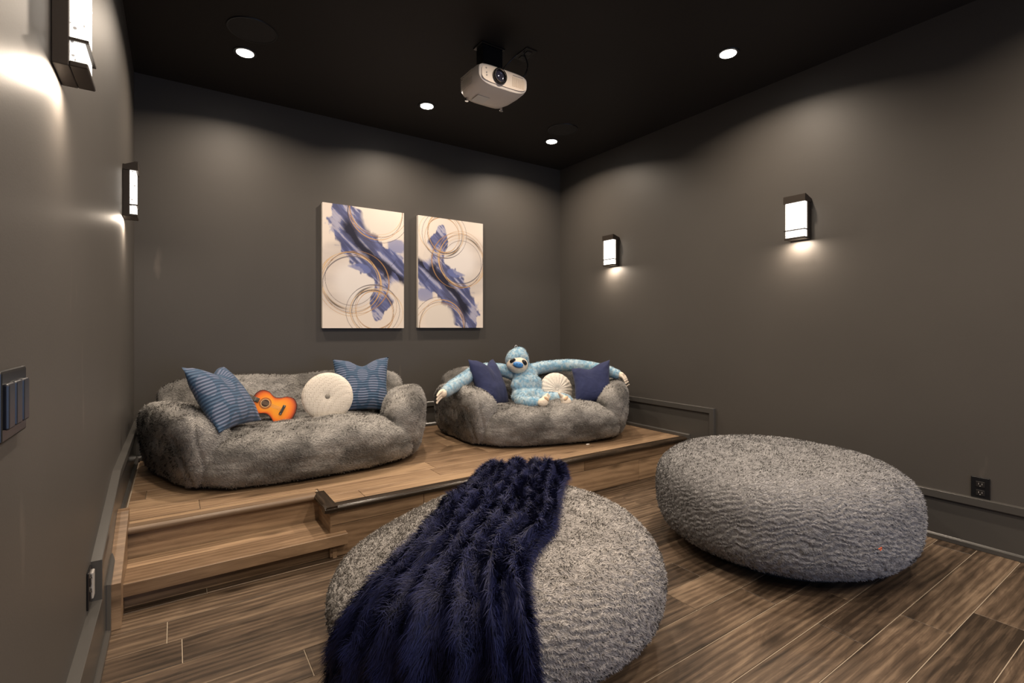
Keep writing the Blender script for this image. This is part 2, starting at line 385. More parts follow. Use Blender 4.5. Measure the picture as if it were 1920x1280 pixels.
for x, y in ((0.35, 0.0), (1.54, 0.0), (2.74, 0.0), (0.35, -1.6), (1.54, -1.6), (2.74, -1.6)):
    downlight(x, y, 'recessed ceiling light out of view, %s lamp of the %s' % ({0.35: 'left-hand', 1.54: 'middle', 2.74: 'right-hand'}[x], 'row above the camera' if y == 0.0 else 'rearmost row'))

for x, y, lab in ((0.355, 3.07, 'round black ceiling speaker beside the light in the back left corner'), (2.66, 3.167, 'round black ceiling speaker beside the light near the far right corner')):
    root = empty('ceiling_speaker', (x, y, H)); tag(root, lab, 'speaker', 'round ceiling speakers')
    bm = bmesh.new(); lathe(bm, [(0.118, 0.0), (0.118, -0.004), (0.121, -0.006), (0.125, -0.006), (0.127, 0.0)], 48); obj('rim', bm, M_blackmat, root, True, 40)
    bm = bmesh.new(); lathe(bm, [(0.1175, 0.0), (0.1175, -0.003), (0.06, -0.004), (0.001, -0.0045)], 48)
    obj('grille', bm, plain('speaker_grille', (0.020, 0.018, 0.017), 0.7, bump=(700, 0.6, 0.001)), root, True, 40)

# ---------------------------------------------------------------- projector
pj = empty('projector', (1.525, 2.44, 2.5)); tag(pj, 'white home cinema projector hung upside down from the black ceiling', 'projector')
def body_sections():
    secs = []
    # (y, half width, z_top, z_bottom, x shift)
    for y, hw, zt, zb in ((-0.118, 0.150, 0.044, -0.050), (-0.112, 0.160, 0.052, -0.060), (-0.09, 0.166, 0.056, -0.066), (-0.02, 0.168, 0.058, -0.070), (0.06, 0.162, 0.058, -0.072), (0.11, 0.150, 0.054, -0.068), (0.125, 0.138, 0.046, -0.058)):
        ring = []
        for i in range(40):
            a = 2*math.pi*i/40; c, s = math.cos(a), math.sin(a); k = (abs(c)**5+abs(s)**5)**(-1/5)
            zz = s*k; xx = c*k*hw
            if zz < 0: xx *= 1-0.22*(-zz)**2.5
            ring.append(Vector((xx, y, zt*zz if zz > 0 else -zb*zz)))
        secs.append(ring)
    return secs
bm = bmesh.new(); rings = [[bm.verts.new(p) for p in r] for r in body_sections()]
for A, B in zip(rings, rings[1:]):
    for i in range(40): bm.faces.new((A[i], B[i], B[(i+1) % 40], A[(i+1) % 40]))
bm.faces.new(rings[0]); bm.faces.new(list(reversed(rings[-1]))); bmesh.ops.recalc_face_normals(bm, faces=bm.faces)
casing = obj('casing', bm, M_white, pj, True, 35)
# front fascia, a slightly proud rounded panel
bm = bmesh.new(); poly = []
for i in range(48):
    a = 2*math.pi*i/48; c, s = math.cos(a), math.sin(a); k = (abs(c)**4+abs(s)**4)**(-1/4); poly.append((c*k*0.147, s*k*0.045-0.003))
Mf = Matrix.Translation((0, -0.122, 0)) @ Matrix.Rotation(math.pi/2, 4, 'X')
prism(bm, poly, -0.006, 0.001, Mf); obj('fascia', bm, plain('fascia_plastic', (0.80, 0.70, 0.60), 0.4), pj)
Ml = Matrix.Translation((-0.035, -0.123, -0.002)) @ Matrix.Rotation(math.pi/2, 4, 'X')
bm = bmesh.new(); lathe(bm, [(0.030, -0.002), (0.044, 0.0), (0.044, 0.012), (0.040, 0.016), (0.034, 0.016), (0.030, 0.004)], 40, Ml, False); lens = obj('lens_barrel', bm, M_black, pj, True, 40)
bm = bmesh.new(); lathe(bm, [(0.0325, 0.014), (0.0345, 0.0175), (0.0370, 0.0175), (0.0385, 0.014)], 40, Ml, False); obj('lens_ring', bm, M_chrome, lens, True, 40)
bm = bmesh.new(); lathe(bm, [(0.029, 0.002), (0.029, 0.005), (0.018, 0.010), (0.002, 0.013)], 32, Ml); obj('lens_glass', bm, plain('lens_glass', (0.03, 0.03, 0.05), 0.05, spec=1.0, coat=1.0), lens, True, 40)
bm = bmesh.new()
for k in range(11):
    x = 0.052+k*0.0078; bx(bm, x, x+0.0030, -0.1255, -0.1215, -0.032, 0.022, 0.0008, 1)
obj('vent_grille', bm, plain('vent_plastic', (0.62, 0.52, 0.42), 0.5), pj)
bm = bmesh.new(); bx(bm, 0.055, 0.125, -0.1245, -0.1215, 0.028, 0.033, 0.001, 1); obj('slot', bm, M_greyplate, pj)
bm = bmesh.new()
for x, z in ((-0.120, 0.022), (-0.118, -0.002), (-0.116, -0.016)): cyl(bm, 0.0045, 0, 0.002, 16, M=Matrix.Translation((x, -0.123, z)) @ Matrix.Rotation(math.pi/2, 4, 'X'))
obj('indicator', bm, M_greyplate, pj)
bm = bmesh.new()
for k in range(9):
    z = -0.045+k*0.0095; bx(bm, -0.1695, -0.166, -0.05, 0.08, z, z+0.0035, 0.0006, 1)
obj('side_louvre', bm, plain('louvre_plastic', (0.6, 0.55, 0.50), 0.5), pj)
bm = bmesh.new(); bx(bm, -0.10, -0.02, 0.00, 0.085, -0.0735, -0.0712, 0.0005, 1); obj('rating_label', bm, plain('label_paper', (0.72, 0.70, 0.66), 0.5), pj)
for x in (-0.12, 0.12):
    bm = bmesh.new(); lathe(bm, [(0.010, -0.079), (0.011, -0.076), (0.009, -0.068), (0.009, -0.06)], 20, Matrix.Translation((x, 0.095, 0))); obj('foot', bm, M_chrome, pj, True, 40)
# mount (belongs to the projector)
bm = bmesh.new()
bx(bm, -0.075, 0.085, 0.00, 0.10, 0.236, 0.246, 0.002, 1); bx(bm, -0.060, 0.075, 0.010, 0.090, 0.13, 0.238, 0.004, 1)
cyl(bm, 0.030, 0.085, 0.17, 24, M=Matrix.Translation((0.0, 0.05, 0)))
bx(bm, -0.09, 0.095, -0.02, 0.09, 0.070, 0.092, 0.004, 1)
for sx in (-0.085, 0.075):
    for sy in (-0.03, 0.08): bx(bm, sx, sx+0.014, sy, sy+0.014, 0.050, 0.078, 0.001, 1)
obj('mount', bm, M_black, pj)
bm = bmesh.new()
pp = [Vector((0.19, -0.04, 0.235)), Vector((0.215, -0.045, 0.17)), Vector((0.20, -0.03, 0.105)), Vector((0.16, 0.01, 0.075)), Vector((0.12, 0.05, 0.085)), Vector((0.09, 0.10, 0.06))]
def smooth_pts(pts, n=6):
    out = []; m = len(pts)
    for i in range(m-1):
        p0, p1, p2, p3 = pts[max(i-1, 0)], pts[i], pts[i+1], pts[min(i+2, m-1)]
        for k in range(n):
            t_ = k/n; out.append(0.5*((2*p1)+(p2-p0)*t_+(2*p0-5*p1+4*p2-p3)*t_*t_+(3*p1-p0-3*p2+p3)*t_**3))
    out.append(pts[-1]); return out
tube(bm, smooth_pts(pp), 0.0042); pp2 = [Vector((0.17, 0.0, 0.24)), Vector((0.13, 0.04, 0.19)), Vector((0.10, 0.06, 0.14)), Vector((0.12, 0.07, 0.09)), Vector((0.10, 0.10, 0.06))]
tube(bm, smooth_pts(pp2), 0.0036); obj('cable', bm, M_black, pj, True)
root = empty('ceiling_outlet', (1.74, 2.42, H)); tag(root, 'black rectangular outlet plate on ceiling behind the projector', 'outlet')
bm = bmesh.new(); bx(bm, -0.04, 0.04, -0.07, 0.07, -0.007, 0, 0.003, 2); obj('plate', bm, M_black, root)
for y in (-0.03, 0.03):
    bm = bmesh.new(); bx(bm, -0.017, 0.017, y-0.019, y+0.019, -0.011, -0.006, 0.003, 2); obj('socket', bm, M_blackmat, root)

# ---------------------------------------------------------------- wall sconces
m, t, N, L, b = nt('sconce_glass')
tc = N.new('ShaderNodeTexCoord'); vo = N.new('ShaderNodeTexVoronoi'); vo.inputs['Scale'].default_value = 80; L.new(tc.outputs['Object'], vo.inputs['Vector'])
rr = ramp(N, [(0.0, (0.01, 0.009, 0.008)), (0.26, (0.12, 0.11, 0.10)), (0.36, (1.0, 0.93, 0.83))]); L.new(vo.outputs['Distance'], rr.inputs[0])
n2 = N.new('ShaderNodeTexNoise'); n2.inputs['Scale'].default_value = 60; L.new(tc.outputs['Object'], n2.inputs['Vector'])
r2 = ramp(N, [(0.46, (0, 0, 0)), (0.52, (1, 1, 1))]); L.new(n2.outputs['Fac'], r2.inputs[0])
mx = N.new('ShaderNodeMixRGB'); L.new(r2.outputs[0], mx.inputs[0]); mx.inputs[1].default_value = (1.0, 0.93, 0.83, 1); L.new(rr.outputs[0], mx.inputs[2])
L.new(mx.outputs[0], b.inputs['Emission Color']); b.inputs['Emission Strength'].default_value = SCONCE_E; b.inputs['Base Color'].default_value = (0.8, 0.78, 0.75, 1); b.inputs['Roughness'].default_value = 0.15
bp = N.new('ShaderNodeBump'); bp.inputs['Strength'].default_value = 0.5; bp.inputs['Distance'].default_value = 0.002; L.new(vo.outputs['Distance'], bp.inputs['Height']); L.new(bp.outputs[0], b.inputs['Normal'])
M_glass = m
def sconce(loc, rz, depth, label):
    # local frame: wall plane y=0, fixture grows towards -y
    root = empty('wall_sconce', loc, rz); tag(root, label, 'wall light', 'seeded-glass wall sconces')
    hd = depth*0.48
    bm = bmesh.new(); bx(bm, -0.063, 0.063, -hd, 0, -0.135, 0.125, 0.002, 2); obj('housing', bm, M_bronze, root)
    bm = bmesh.new()
    Mx = Matrix(((0, 0, 1, 0), (1, 0, 0, 0), (0, 1, 0, 0), (0, 0, 0, 1)))
    prism(bm, [(0, 0.097), (-depth-0.002, 0.097), (-depth-0.002, 0.142), (-depth*0.9, 0.143), (-0.012, 0.124), (0, 0.118)], -0.067, 0.067, Mx)
    obj('top_cap', bm, M_bronze, root)
    bm = bmesh.new(); bx(bm, -0.058, 0.058, -depth+0.006, -hd-0.0005, -0.122, 0.0995, 0.003, 2); obj('glass', bm, M_glass, root)
    bm = bmesh.new()
    bx(bm, -0.062, 0.062, -depth-0.001, -depth+0.005, -0.0795, -0.0730); bx(bm, -0.0635, -0.059, -depth-0.001, -hd, -0.0795, -0.0730); bx(bm, 0.059, 0.0635, -depth-0.001, -hd, -0.0795, -0.0730)
    obj('strap', bm, M_bronze, root)
    bm = bmesh.new(); bx(bm, -0.063, 0.063, -depth, -hd, -0.1345, -0.1225, 0.002, 1); obj('bottom_rail', bm, M_bronze, root)
    # light thrown down and sideways on the wall through the fixture's open underside
    l = bpy.data.lights.new('sconce_beam', 'AREA'); l.energy = 3.0; l.color = WARM; l.shape = 'RECTANGLE'; l.size = 0.10; l.size_y = depth*0.45
    lo = bpy.data.objects.new('sconce_beam', l); C.objects.link(lo); lo.location = Matrix.Rotation(rz, 3, 'Z') @ Vector((0, -depth*0.70, -0.140)) + Vector(loc); lo.rotation_euler = (0, 0, rz)
RW = -math.pi/2; LW = math.pi/2
sconce((XR, 3.23, 1.80), RW, 0.082, 'farther of the two sconces on the right wall, near the room corner')
sconce((XR, 1.595, 1.80), RW, 0.082, 'nearer of the two lit sconces on the right wall, above the bare pouf')
sconce((XL, 3.20, 1.80), LW, 0.06, 'farther lit sconce on the left wall, near the back corner')
sconce((XL, 1.47, 1.80), LW, 0.06, 'large-looking lit sconce at the top left edge on left wall')

# ---------------------------------------------------------------- outlets and switch plate
def outlet(loc, rz, label, trim=False):
    root = empty('wall_outlet', loc, rz); tag(root, label, 'outlet')
    bm = bmesh.new(); bx(bm, -0.036, 0.036, -0.006, 0, -0.056, 0.056, 0.003, 2); obj('plate', bm, M_black, root)
    if trim:
        bm = bmesh.new(); bx(bm, 0.006, 0.040, -0.012, -0.004, -0.040, 0.040, 0.003, 2); obj('charger', bm, M_greyplate, root)
    for z in (-0.021, 0.021):
        bm = bmesh.new(); bx(bm, -0.017, 0.017, -0.0085, -0.005, z-0.014, z+0.014, 0.002, 2); s_ = obj('socket', bm, M_blackmat, root)
        bm = bmesh.new()
        for x in (-0.007, 0.006): bx(bm, x, x+0.0018, -0.0092, -0.008, z-0.002, z+0.006)
        bx(bm, -0.002, 0.001, -0.0092, -0.008, z-0.010, z-0.006)
        obj('slot', bm, M_greyplate, s_)
outlet((XR, 0.734, 0.305), RW, 'black duplex outlet on right wall above the baseboard')
outlet((XL, 1.95, 0.325), LW, 'black outlet with grey insert on left wall by the step', trim=True)
root = empty('light_switch', (XL, 1.085, 0.99), LW); tag(root, 'glossy black multi-gang switch plate at the left edge on left wall', 'switch')
bm = bmesh.new(); bx(bm, -0.085, 0.060, -0.010, 0, -0.053, 0.053, 0.004, 2); obj('plate', bm, M_black, root)
for k in range(3):
    bm = bmesh.new(); x = -0.058+k*0.044; bx(bm, x-0.017, x+0.017, -0.016, -0.009, -0.034, 0.034, 0.003, 2); obj('rocker', bm, plain('rocker_gloss', (0.012, 0.014, 0.022), 0.3), root)

# ---------------------------------------------------------------- canvases
def canvas_colors(W_, H_, flip):
    nx, ny = 200, 300
    u, v = np.meshgrid(np.linspace(0, 1, nx), np.linspace(0, 1, ny))     # v: 0 bottom, 1 top
    x = u.ravel(); y = 1-v.ravel()                                        # y down
    if flip: x = 1-x; y = 1-y
    Y = y*1.475
    def nz(sx, sy, seed, o=4): return fbm(np.stack([x*sx, Y*sy, np.zeros_like(x)], 1), seed, o)-0.5
    base = np.stack([0.74+0*x, 0.66+0*x, 0.59+0*x], 1)
    def over(c, a):
        nonlocal base
        a = np.clip(a, 0, 1)[:, None]; base = base*(1-a)+np.array(c)*a
    sm = lambda e0, e1, q: np.clip((q-e0)/(e1-e0), 0, 1)**2*(3-2*np.clip((q-e0)/(e1-e0), 0, 1))
    wx = x+0.05*nz(7, 7, 3); wy = Y+0.05*nz(7, 7, 9)
    def disc(cx, cy, r, soft): return 1-sm(r-soft, r+soft, np.hypot(wx-cx, wy-cy))
    # pale grey washes
    over((0.46, 0.42, 0.41), 0.75*disc(0.25, 0.86, 0.42, 0.06)*(0.75+nz(3, 9, 5)))
    over((0.72, 0.68, 0.66), 0.9*disc(0.40, 0.92, 0.26, 0.10))
    over((0.45, 0.44, 0.50), 0.6*disc(0.92, 0.62, 0.22, 0.06))
    # blue brush stroke running from the top left to the right, then down
    pts = [(0.22, 0.05), (0.30, 0.22), (0.42, 0.42), (0.60, 0.60), (0.80, 0.75), (0.78, 0.92), (0.72, 1.10), (0.66, 1.30)]
    wd = [0.14, 0.25, 0.26, 0.24, 0.26, 0.18, 0.17, 0.09]
    best = np.full_like(x, 9.0); along = np.zeros_like(x); side = np.zeros_like(x)
    for i in range(len(pts)-1):
        a = np.array(pts[i]); bb = np.array(pts[i+1]); d = bb-a; l = np.hypot(*d); d = d/l
        q = np.clip((wx-a[0])*d[0]+(wy-a[1])*d[1], 0, l); px = a[0]+q*d[0]; py = a[1]+q*d[1]
        dist = np.hypot(wx-px, wy-py)/(wd[i]+(wd[i+1]-wd[i])*q/l)
        m_ = dist < best; best = np.where(m_, dist, best); along = np.where(m_, i+q/l, along); side = np.where(m_, ((wx-px)*-d[1]+(wy-py)*d[0]), side)
    ragged = best+0.55*nz(16, 16, 21, 4)+0.25*nz(40, 8, 31, 3)
    body = 1-sm(0.82, 0.98, ragged)
    streak = fbm(np.stack([(x-Y)*22, (x+Y)*3, x*0], 1), 41, 4)
    streak = np.clip((streak-0.30)/0.40, 0, 1)
    col = np.stack([0.02+0.16*streak**2, 0.035+0.19*streak**2, 0.13+0.34*streak**1.6], 1)
    a = np.clip(body*(0.92-0.30*(streak > 0.75)), 0, 1)[:, None]; base = base*(1-a)+col*a
    over((0.016, 0.016, 0.035), 1.1*(1-sm(0.12, 0.60, np.abs(side/0.16-0.1)+0.5*nz(6, 12, 51)))*body*(1-sm(4.2, 5.0, along))*sm(0.4, 1.2, along))
    # blue patch inside the left circle
    over((0.14, 0.17, 0.38), 0.8*(1-sm(0.7, 1.0, np.hypot((wx-0.45)/0.17, (wy-0.74-0.25*(wx-0.45))/0.06)+0.8*nz(10, 10, 61))))
    over((0.16, 0.19, 0.40), 0.7*(1-sm(0.7, 1.0, np.hypot((wx-0.92)/0.14, (wy-0.42)/0.10)+0.9*nz(12, 20, 71))))
    over((0.70, 0.63, 0.57), 0.95*disc(0.92, 1.02, 0.13, 0.03))
    over((0.70, 0.64, 0.58), 0.95*disc(0.68, 0.10, 0.22, 0.03))
    # rings
    rings = [(0.66, 0.02, 0.33, 5), (0.33, 0.92, 0.33, 7), (0.62, 1.26, 0.29, 6)]
    ks = 0
    ang_noise = lambda cx, cy, sd: None
    for cx, cy, R_, n_ in rings:
        for k in range(n_):
            rs = np.random.default_rng(100+ks); ks += 1
            ex, ey = cx+rs.normal(0, .022), cy+rs.normal(0, .022); rad = R_+rs.normal(0, .026)
            ex2 = 1+rs.normal(0, .05); th = np.arctan2(Y-ey, x-ex)
            d_ = np.abs(np.hypot((x-ex)*ex2, Y-ey)-rad-0.008*np.sin(2*th+k))
            wln = 0.0022+0.0045*np.clip(np.sin(th*1.0+rs.uniform(0, 6)), 0, 1)**3
            cc = [(0.50, 0.30, 0.13), (0.62, 0.45, 0.27), (0.07, 0.05, 0.05), (0.40, 0.22, 0.09), (0.14, 0.12, 0.13)][k % 5]
            over(cc, 0.9*(1-sm(wln*0.7, wln*1.5, d_)))
        th = np.arctan2(Y-cy, x-cx); 
        over((0.03, 0.015, 0.01), (1-sm(0.004, 0.016, np.abs(np.hypot(x-cx, Y-cy)-R_)))*np.clip(np.sin(th+{0.66: 2.2, 0.33: -0.6, 0.62: -2.6}[cx])*6-5.2, 0, 1))
    return nx, ny, base
M_art = attr_mat('painted_canvas', 0.55, 0, 0.3, bump=(900, 0.15, 0.0006))
M_cedge = plain('canvas_side', (0.70, 0.64, 0.58), 0.8)
def canvas(x0, x1, z0, z1, flip, label):
    Wd, Ht, dp = x1-x0, z1-z0, 0.036
    root = empty('canvas_painting', ((x0+x1)/2, YB-0.002, (z0+z1)/2)); tag(root, label, 'painting', 'pair of abstract canvases')
    nx, ny, col = canvas_colors(Wd, Ht, flip)
    xs = np.linspace(-Wd/2, Wd/2, nx); zs = np.linspace(-Ht/2, Ht/2, ny)
    V = np.stack([np.tile(xs, ny), np.full(nx*ny, -dp), np.repeat(zs, nx)], 1)
    i = np.arange(nx-1)[None]+nx*np.arange(ny-1)[:, None]; i = i.ravel()
    F_ = np.stack([i, i+1, i+nx+1, i+nx], 1)
    me = bpy.data.meshes.new('print'); me.from_pydata(V.tolist(), [], F_.tolist())
    at = me.attributes.new('Col', 'FLOAT_COLOR', 'POINT'); at.data.foreach_set('color', np.concatenate([col, np.ones((len(col), 1))], 1).astype(np.float32).ravel())
    link('printed_face', me, M_art, root)
    bm = bmesh.new(); bx(bm, -Wd/2, Wd/2, -dp+0.0006, 0, -Ht/2, Ht/2, 0.002, 1); obj('stretched_side', bm, M_cedge, root)
canvas(0.937, 1.594, 1.102, 2.068, False, 'larger-looking left abstract canvas with blue sweep and large gold rings')
canvas(1.722, 2.366, 1.105, 2.068, True, 'right-hand abstract canvas, blue sweep in the lower half, above the sloth sofa')

# ---------------------------------------------------------------- soft goods toolkit
def cube_sphere(n):
    bm = bmesh.new(); bmesh.ops.create_cube(bm, size=2.0); bmesh.ops.subdivide_edges(bm, edges=bm.edges[:], cuts=n-1, use_grid_fill=True)
    V = np.array([v.co[:] for v in bm.verts]); F_ = np.array([[v.index for v in f.verts] for f in bm.faces]); bm.free()
    V = np.tan(V*math.pi/4)          # even out the cells
    return V, F_
def normals_of(V, F_):
    fn = np.cross(V[F_[:, 2]]-V[F_[:, 0]], V[F_[:, 3]]-V[F_[:, 1]]); N_ = np.zeros_like(V)
    for k in range(4): np.add.at(N_, F_[:, k], fn)
    return N_/np.maximum(np.linalg.norm(N_, axis=1, keepdims=True), 1e-12), np.linalg.norm(fn, axis=1)/2
def fur(V, F_, N_, area_, n, length, width, flow, lean=0.6, jitter=0.35, col=None, rng=RNG, clump=None, lvar=0.35, mask=None, droop=0.0):
    """scatter n tapered strands (three triangles each) over a quad surface"""
    pr = area_.copy()
    if mask is not None: pr = pr*mask[F_].mean(1)
    cdf = np.cumsum(pr); fi = np.searchsorted(cdf, rng.uniform(0, cdf[-1], n)); fi = np.minimum(fi, len(F_)-1)
    a, b_ = rng.random((2, n)); q = F_[fi]
    W4 = np.stack([(1-a)*(1-b_), a*(1-b_), a*b_, (1-a)*b_], 1)
    B = (V[q]*W4[:, :, None]).sum(1); NN = (N_[q]*W4[:, :, None]).sum(1); NN /= np.linalg.norm(NN, axis=1, keepdims=True)+1e-12
    fl = flow(B, NN); fl = fl-(fl*NN).sum(1, keepdims=True)*NN; fl /= np.linalg.norm(fl, axis=1, keepdims=True)+1e-9
    J = rng.normal(0, jitter, (n, 3))
    if clump: J = J+clump[1]*(np.stack([vnoise(B*clump[0], 70+k) for k in range(3)], 1)-0.5)*2
    D = NN*(1-lean)+fl*lean+J; D /= np.linalg.norm(D, axis=1, keepdims=True)
    dn = (D*NN).sum(1); D = D+NN*np.maximum(0.12-dn, 0)[:, None]; D /= np.linalg.norm(D, axis=1, keepdims=True)
    Ln = length*(1+lvar*rng.uniform(-1, 1, n))[:, None]
    Wv = np.cross(NN, D); wn = np.linalg.norm(Wv, axis=1, keepdims=True); Wv = Wv/np.maximum(wn, 1e-6)*(width*rng.uniform(0.6, 1.3, n)[:, None]/2)
    bend = (fl*0.35-NN*0.12)*Ln*0.5; bend[:, 2] -= droop*Ln[:, 0]
    Mp = B+D*Ln*0.5; Tp = B+D*Ln*0.95+bend
    Vs = np.stack([B+Wv, B-Wv, Mp+Wv*0.8, Mp-Wv*0.8, Tp], 1).reshape(-1, 3)
    base_i = np.arange(n)[:, None]*5
    quads = base_i+np.array([[0, 1, 3, 2]]); tris = base_i+np.array([[2, 3, 4]])
    Ns = NN+D*0.35; Ns /= np.linalg.norm(Ns, axis=1, keepdims=True); Nv = np.repeat(Ns, 5, 0)
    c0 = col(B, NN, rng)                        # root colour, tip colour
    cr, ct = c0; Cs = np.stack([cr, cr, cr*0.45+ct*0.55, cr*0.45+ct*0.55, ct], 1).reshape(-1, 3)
    return Vs, quads, tris, Nv, Cs
def big_mesh(name, V, F_, N_, colV, furs, mat, parent):
    Vs = [V]; Ns = [N_]; Cs = [colV]; quads = [F_]; tris = []; off = len(V)
    for (v, q, t_, n_, c) in furs:
        Vs.append(v); Ns.append(n_); Cs.append(c); quads.append(q+off); tris.append(t_+off); off += len(v)
    V = np.concatenate(Vs).astype(np.float32); Nn = np.concatenate(Ns); Cc = np.concatenate(Cs); Q = np.concatenate(quads); T = np.concatenate(tris) if tris else np.zeros((0, 3), int)
    me = bpy.data.meshes.new(name); me.vertices.add(len(V)); me.vertices.foreach_set('co', V.ravel())
    li = np.concatenate([Q.ravel(), T.ravel()]).astype(np.int32); me.loops.add(len(li)); me.loops.foreach_set('vertex_index', li)
    tot = np.concatenate([np.full(len(Q), 4), np.full(len(T), 3)]).astype(np.int32); st = np.concatenate([[0], np.cumsum(tot)[:-1]]).astype(np.int32)
    me.polygons.add(len(tot)); me.polygons.foreach_set('loop_start', st)
    try: me.polygons.foreach_set('loop_total', tot)
    except Exception: pass
    me.polygons.foreach_set('use_smooth', np.ones(len(tot), bool)); me.update(calc_edges=True)
    at = me.attributes.new('Col', 'FLOAT_COLOR', 'POINT'); at.data.foreach_set('color', np.concatenate([Cc, np.ones((len(Cc), 1))], 1).astype(np.float32).ravel())
    me.normals_split_custom_set_from_vertices(Nn.astype(np.float32))
    return link(name, me, mat, parent)
M_fur = attr_mat('grey_faux_fur', 0.95, 0.15, 0.08)

def grey_col(seed, mott=1.0, tone=(0.335, 0.325, 0.315), sc=6.5, dark=0.45):
    tone = np.array(tone)
    def f(B, NN, rng):
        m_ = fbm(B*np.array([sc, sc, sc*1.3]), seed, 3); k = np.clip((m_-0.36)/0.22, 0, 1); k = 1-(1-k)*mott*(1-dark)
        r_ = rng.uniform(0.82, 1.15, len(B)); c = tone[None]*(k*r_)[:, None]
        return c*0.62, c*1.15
    return f

def dup(root, loc, rz, label):
    r = root.copy(); C.objects.link(r); r.location = loc; r.rotation_euler = (0, 0, rz); r['label'] = label
    for ch in list(root.children):
        c = ch.copy(); C.objects.link(c); c.parent = r
    return r
# ---------------------------------------------------------------- sofas
def se_part(n, a, b, c, p, center, rz=0, warp=None, disp=None):
    V, F_ = cube_sphere(n); 
    if hasattr(p, '__len__'): q_ = np.clip(V[:, 2]/np.abs(V).max(1)*0.5+0.5, 0, 1); q_ = q_*q_*(3-2*q_); p = (p[1]*(1-q_)+p[0]*q_)[:, None]
    r_ = ((np.abs(V)**p).sum(1, keepdims=True)**(-1/p))[:, 0]; V = V*r_[:, None]*np.array([a, b, c])
    if warp: V = warp(V)
    cs, sn = math.cos(rz), math.sin(rz); V = np.stack([V[:, 0]*cs-V[:, 1]*sn, V[:, 0]*sn+V[:, 1]*cs, V[:, 2]], 1)+np.array(center)
    N_, A_ = normals_of(V, F_)
    d = 0.022*(fbm(V*5.5, 5, 3)-0.5)+0.010*(fbm(V*np.array([9, 9, 30]), 8, 2)-0.5)
    if disp: d = d+disp(V)
    V = V+N_*d[:, None]; V[:, 2] = np.maximum(V[:, 2], 0.004)
    N_, A_ = normals_of(V, F_); return V, F_, N_, A_
def furry(name, part, n, parent, seed, length=0.013, width=0.0030, tone=(0.415, 0.40, 0.38)):
    V, F_, N_, A_ = part; cf = grey_col(seed, tone=tone)
    flow = lambda B, NN: np.stack([0.9+0*B[:, 0]+1.2*(fbm(B*4, 91)-.5), 0.6*(fbm(B*3, 92)-.5)*2, -0.55+0.9*(fbm(B*3, 93)-.5)*2], 1)
    mask = (V[:, 2] > 0.02).astype(float)
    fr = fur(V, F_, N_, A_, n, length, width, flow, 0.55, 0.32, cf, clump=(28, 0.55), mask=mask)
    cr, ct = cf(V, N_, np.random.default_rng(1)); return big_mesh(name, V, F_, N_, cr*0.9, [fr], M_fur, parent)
def make_sofa(loc, rz, sc, label):
    root = empty('bean_bag_sofa', loc, rz); root.scale = (sc, 1.0, 1.0); tag(root, label, 'sofa', 'grey faux fur bean bag sofas')
    # base with the seat cushion, front swelling between the arms
    def w_seat(V):
        V = V.copy(); x, y, z = V.T; V[:, 1] = y-0.050*np.clip(-y/0.4, 0, 1)*np.cos(np.clip(x/0.62, -1, 1)*math.pi/2); zz = z/0.155
        V[:, 1] += 0.030*np.clip(-zz, 0, 1)*(y < 0)-0.012*np.clip(zz, 0, 1)*(y < 0)
        V[:, 2] = z-0.045*np.exp(-(((y-0.06)/0.20)**2))*(z > 0)*np.cos(np.clip(x/0.7, -1, 1)*1.2)+0.010*np.sin(x*9)*(z > 0)
        return V
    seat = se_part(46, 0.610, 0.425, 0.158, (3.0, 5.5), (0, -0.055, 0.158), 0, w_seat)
    furry('seat', seat, 60000, root, 3)
    for sx in (-1, 1):
        def w_arm(V):
            V = V.copy(); x, y, z = V.T; zz = z/0.21
            V[:, 0] = x*(1+0.16*np.clip(zz, -1, 1))+sx*0.022*np.clip(zz, -1, 1); V[:, 1] = y+0.02*np.clip(-zz, 0, 1)*(y < 0)
            V[:, 2] = z+0.012*np.clip(-y/0.4, -1, 1)*(z > 0)-0.028*np.clip(-sx*x/0.14, -1, 1)*(z > 0)
            return V
        def d_arm(V):      # sewn seam running down the front of the arm
            q = (V[:, 0]*sx-0.60)-0.32*(V[:, 2]-0.03); s2 = (V[:, 0]*sx-0.575)+0.02*np.sin(V[:, 2]*14)
            return (-0.011*np.exp(-(q/0.007)**2)*(V[:, 2] < 0.30)-0.010*np.exp(-(s2/0.008)**2))*(V[:, 1] < -0.15)
        arm = se_part(40, 0.138, 0.405, 0.213, (2.9, 4.5), (sx*0.632, -0.020, 0.213), -sx*math.radians(18), w_arm, d_arm)
        furry('armrest', arm, 38000, root, 11+sx)
    def w_back(V):
        V = V.copy(); x, y, z = V.T; zz = z/0.26; xx = x/0.80
        ear = np.clip(zz, 0, 1)**2*np.abs(xx)**6
        V[:, 0] = x*(1-0.12*np.clip(1-zz, 0, 1)**1.5)+np.sign(x)*0.050*ear; V[:, 1] = y*(1-0.45*np.clip(zz, 0, 1)**2)+0.05*zz
        V[:, 2] = z+0.034*ear-0.012*np.cos(xx*5)*np.clip(zz, 0, 1)
        return V
    back = se_part(42, 0.79, 0.165, 0.272, (4.2, 5.0), (0, 0.335, 0.264), 0, w_back)
    furry('backrest', back, 44000, root, 21)
    bm = bmesh.new()      # black underside
    poly = [(0.60*math.copysign(abs(math.cos(a))**0.4, math.cos(a)), 0.0+0.34*math.copysign(abs(math.sin(a))**0.4, math.sin(a))) for a in [2*math.pi*i/48 for i in range(48)]]
    prism(bm, poly, 0.0005, 0.02); obj('base_cloth', bm, plain('black_cloth', (0.006, 0.006, 0.006), 0.9), root)
    return root
so1 = make_sofa((0.690, 3.385, PT), 0, 1.02, 'long grey faux fur bean bag sofa with the toy guitar, left on the platform')
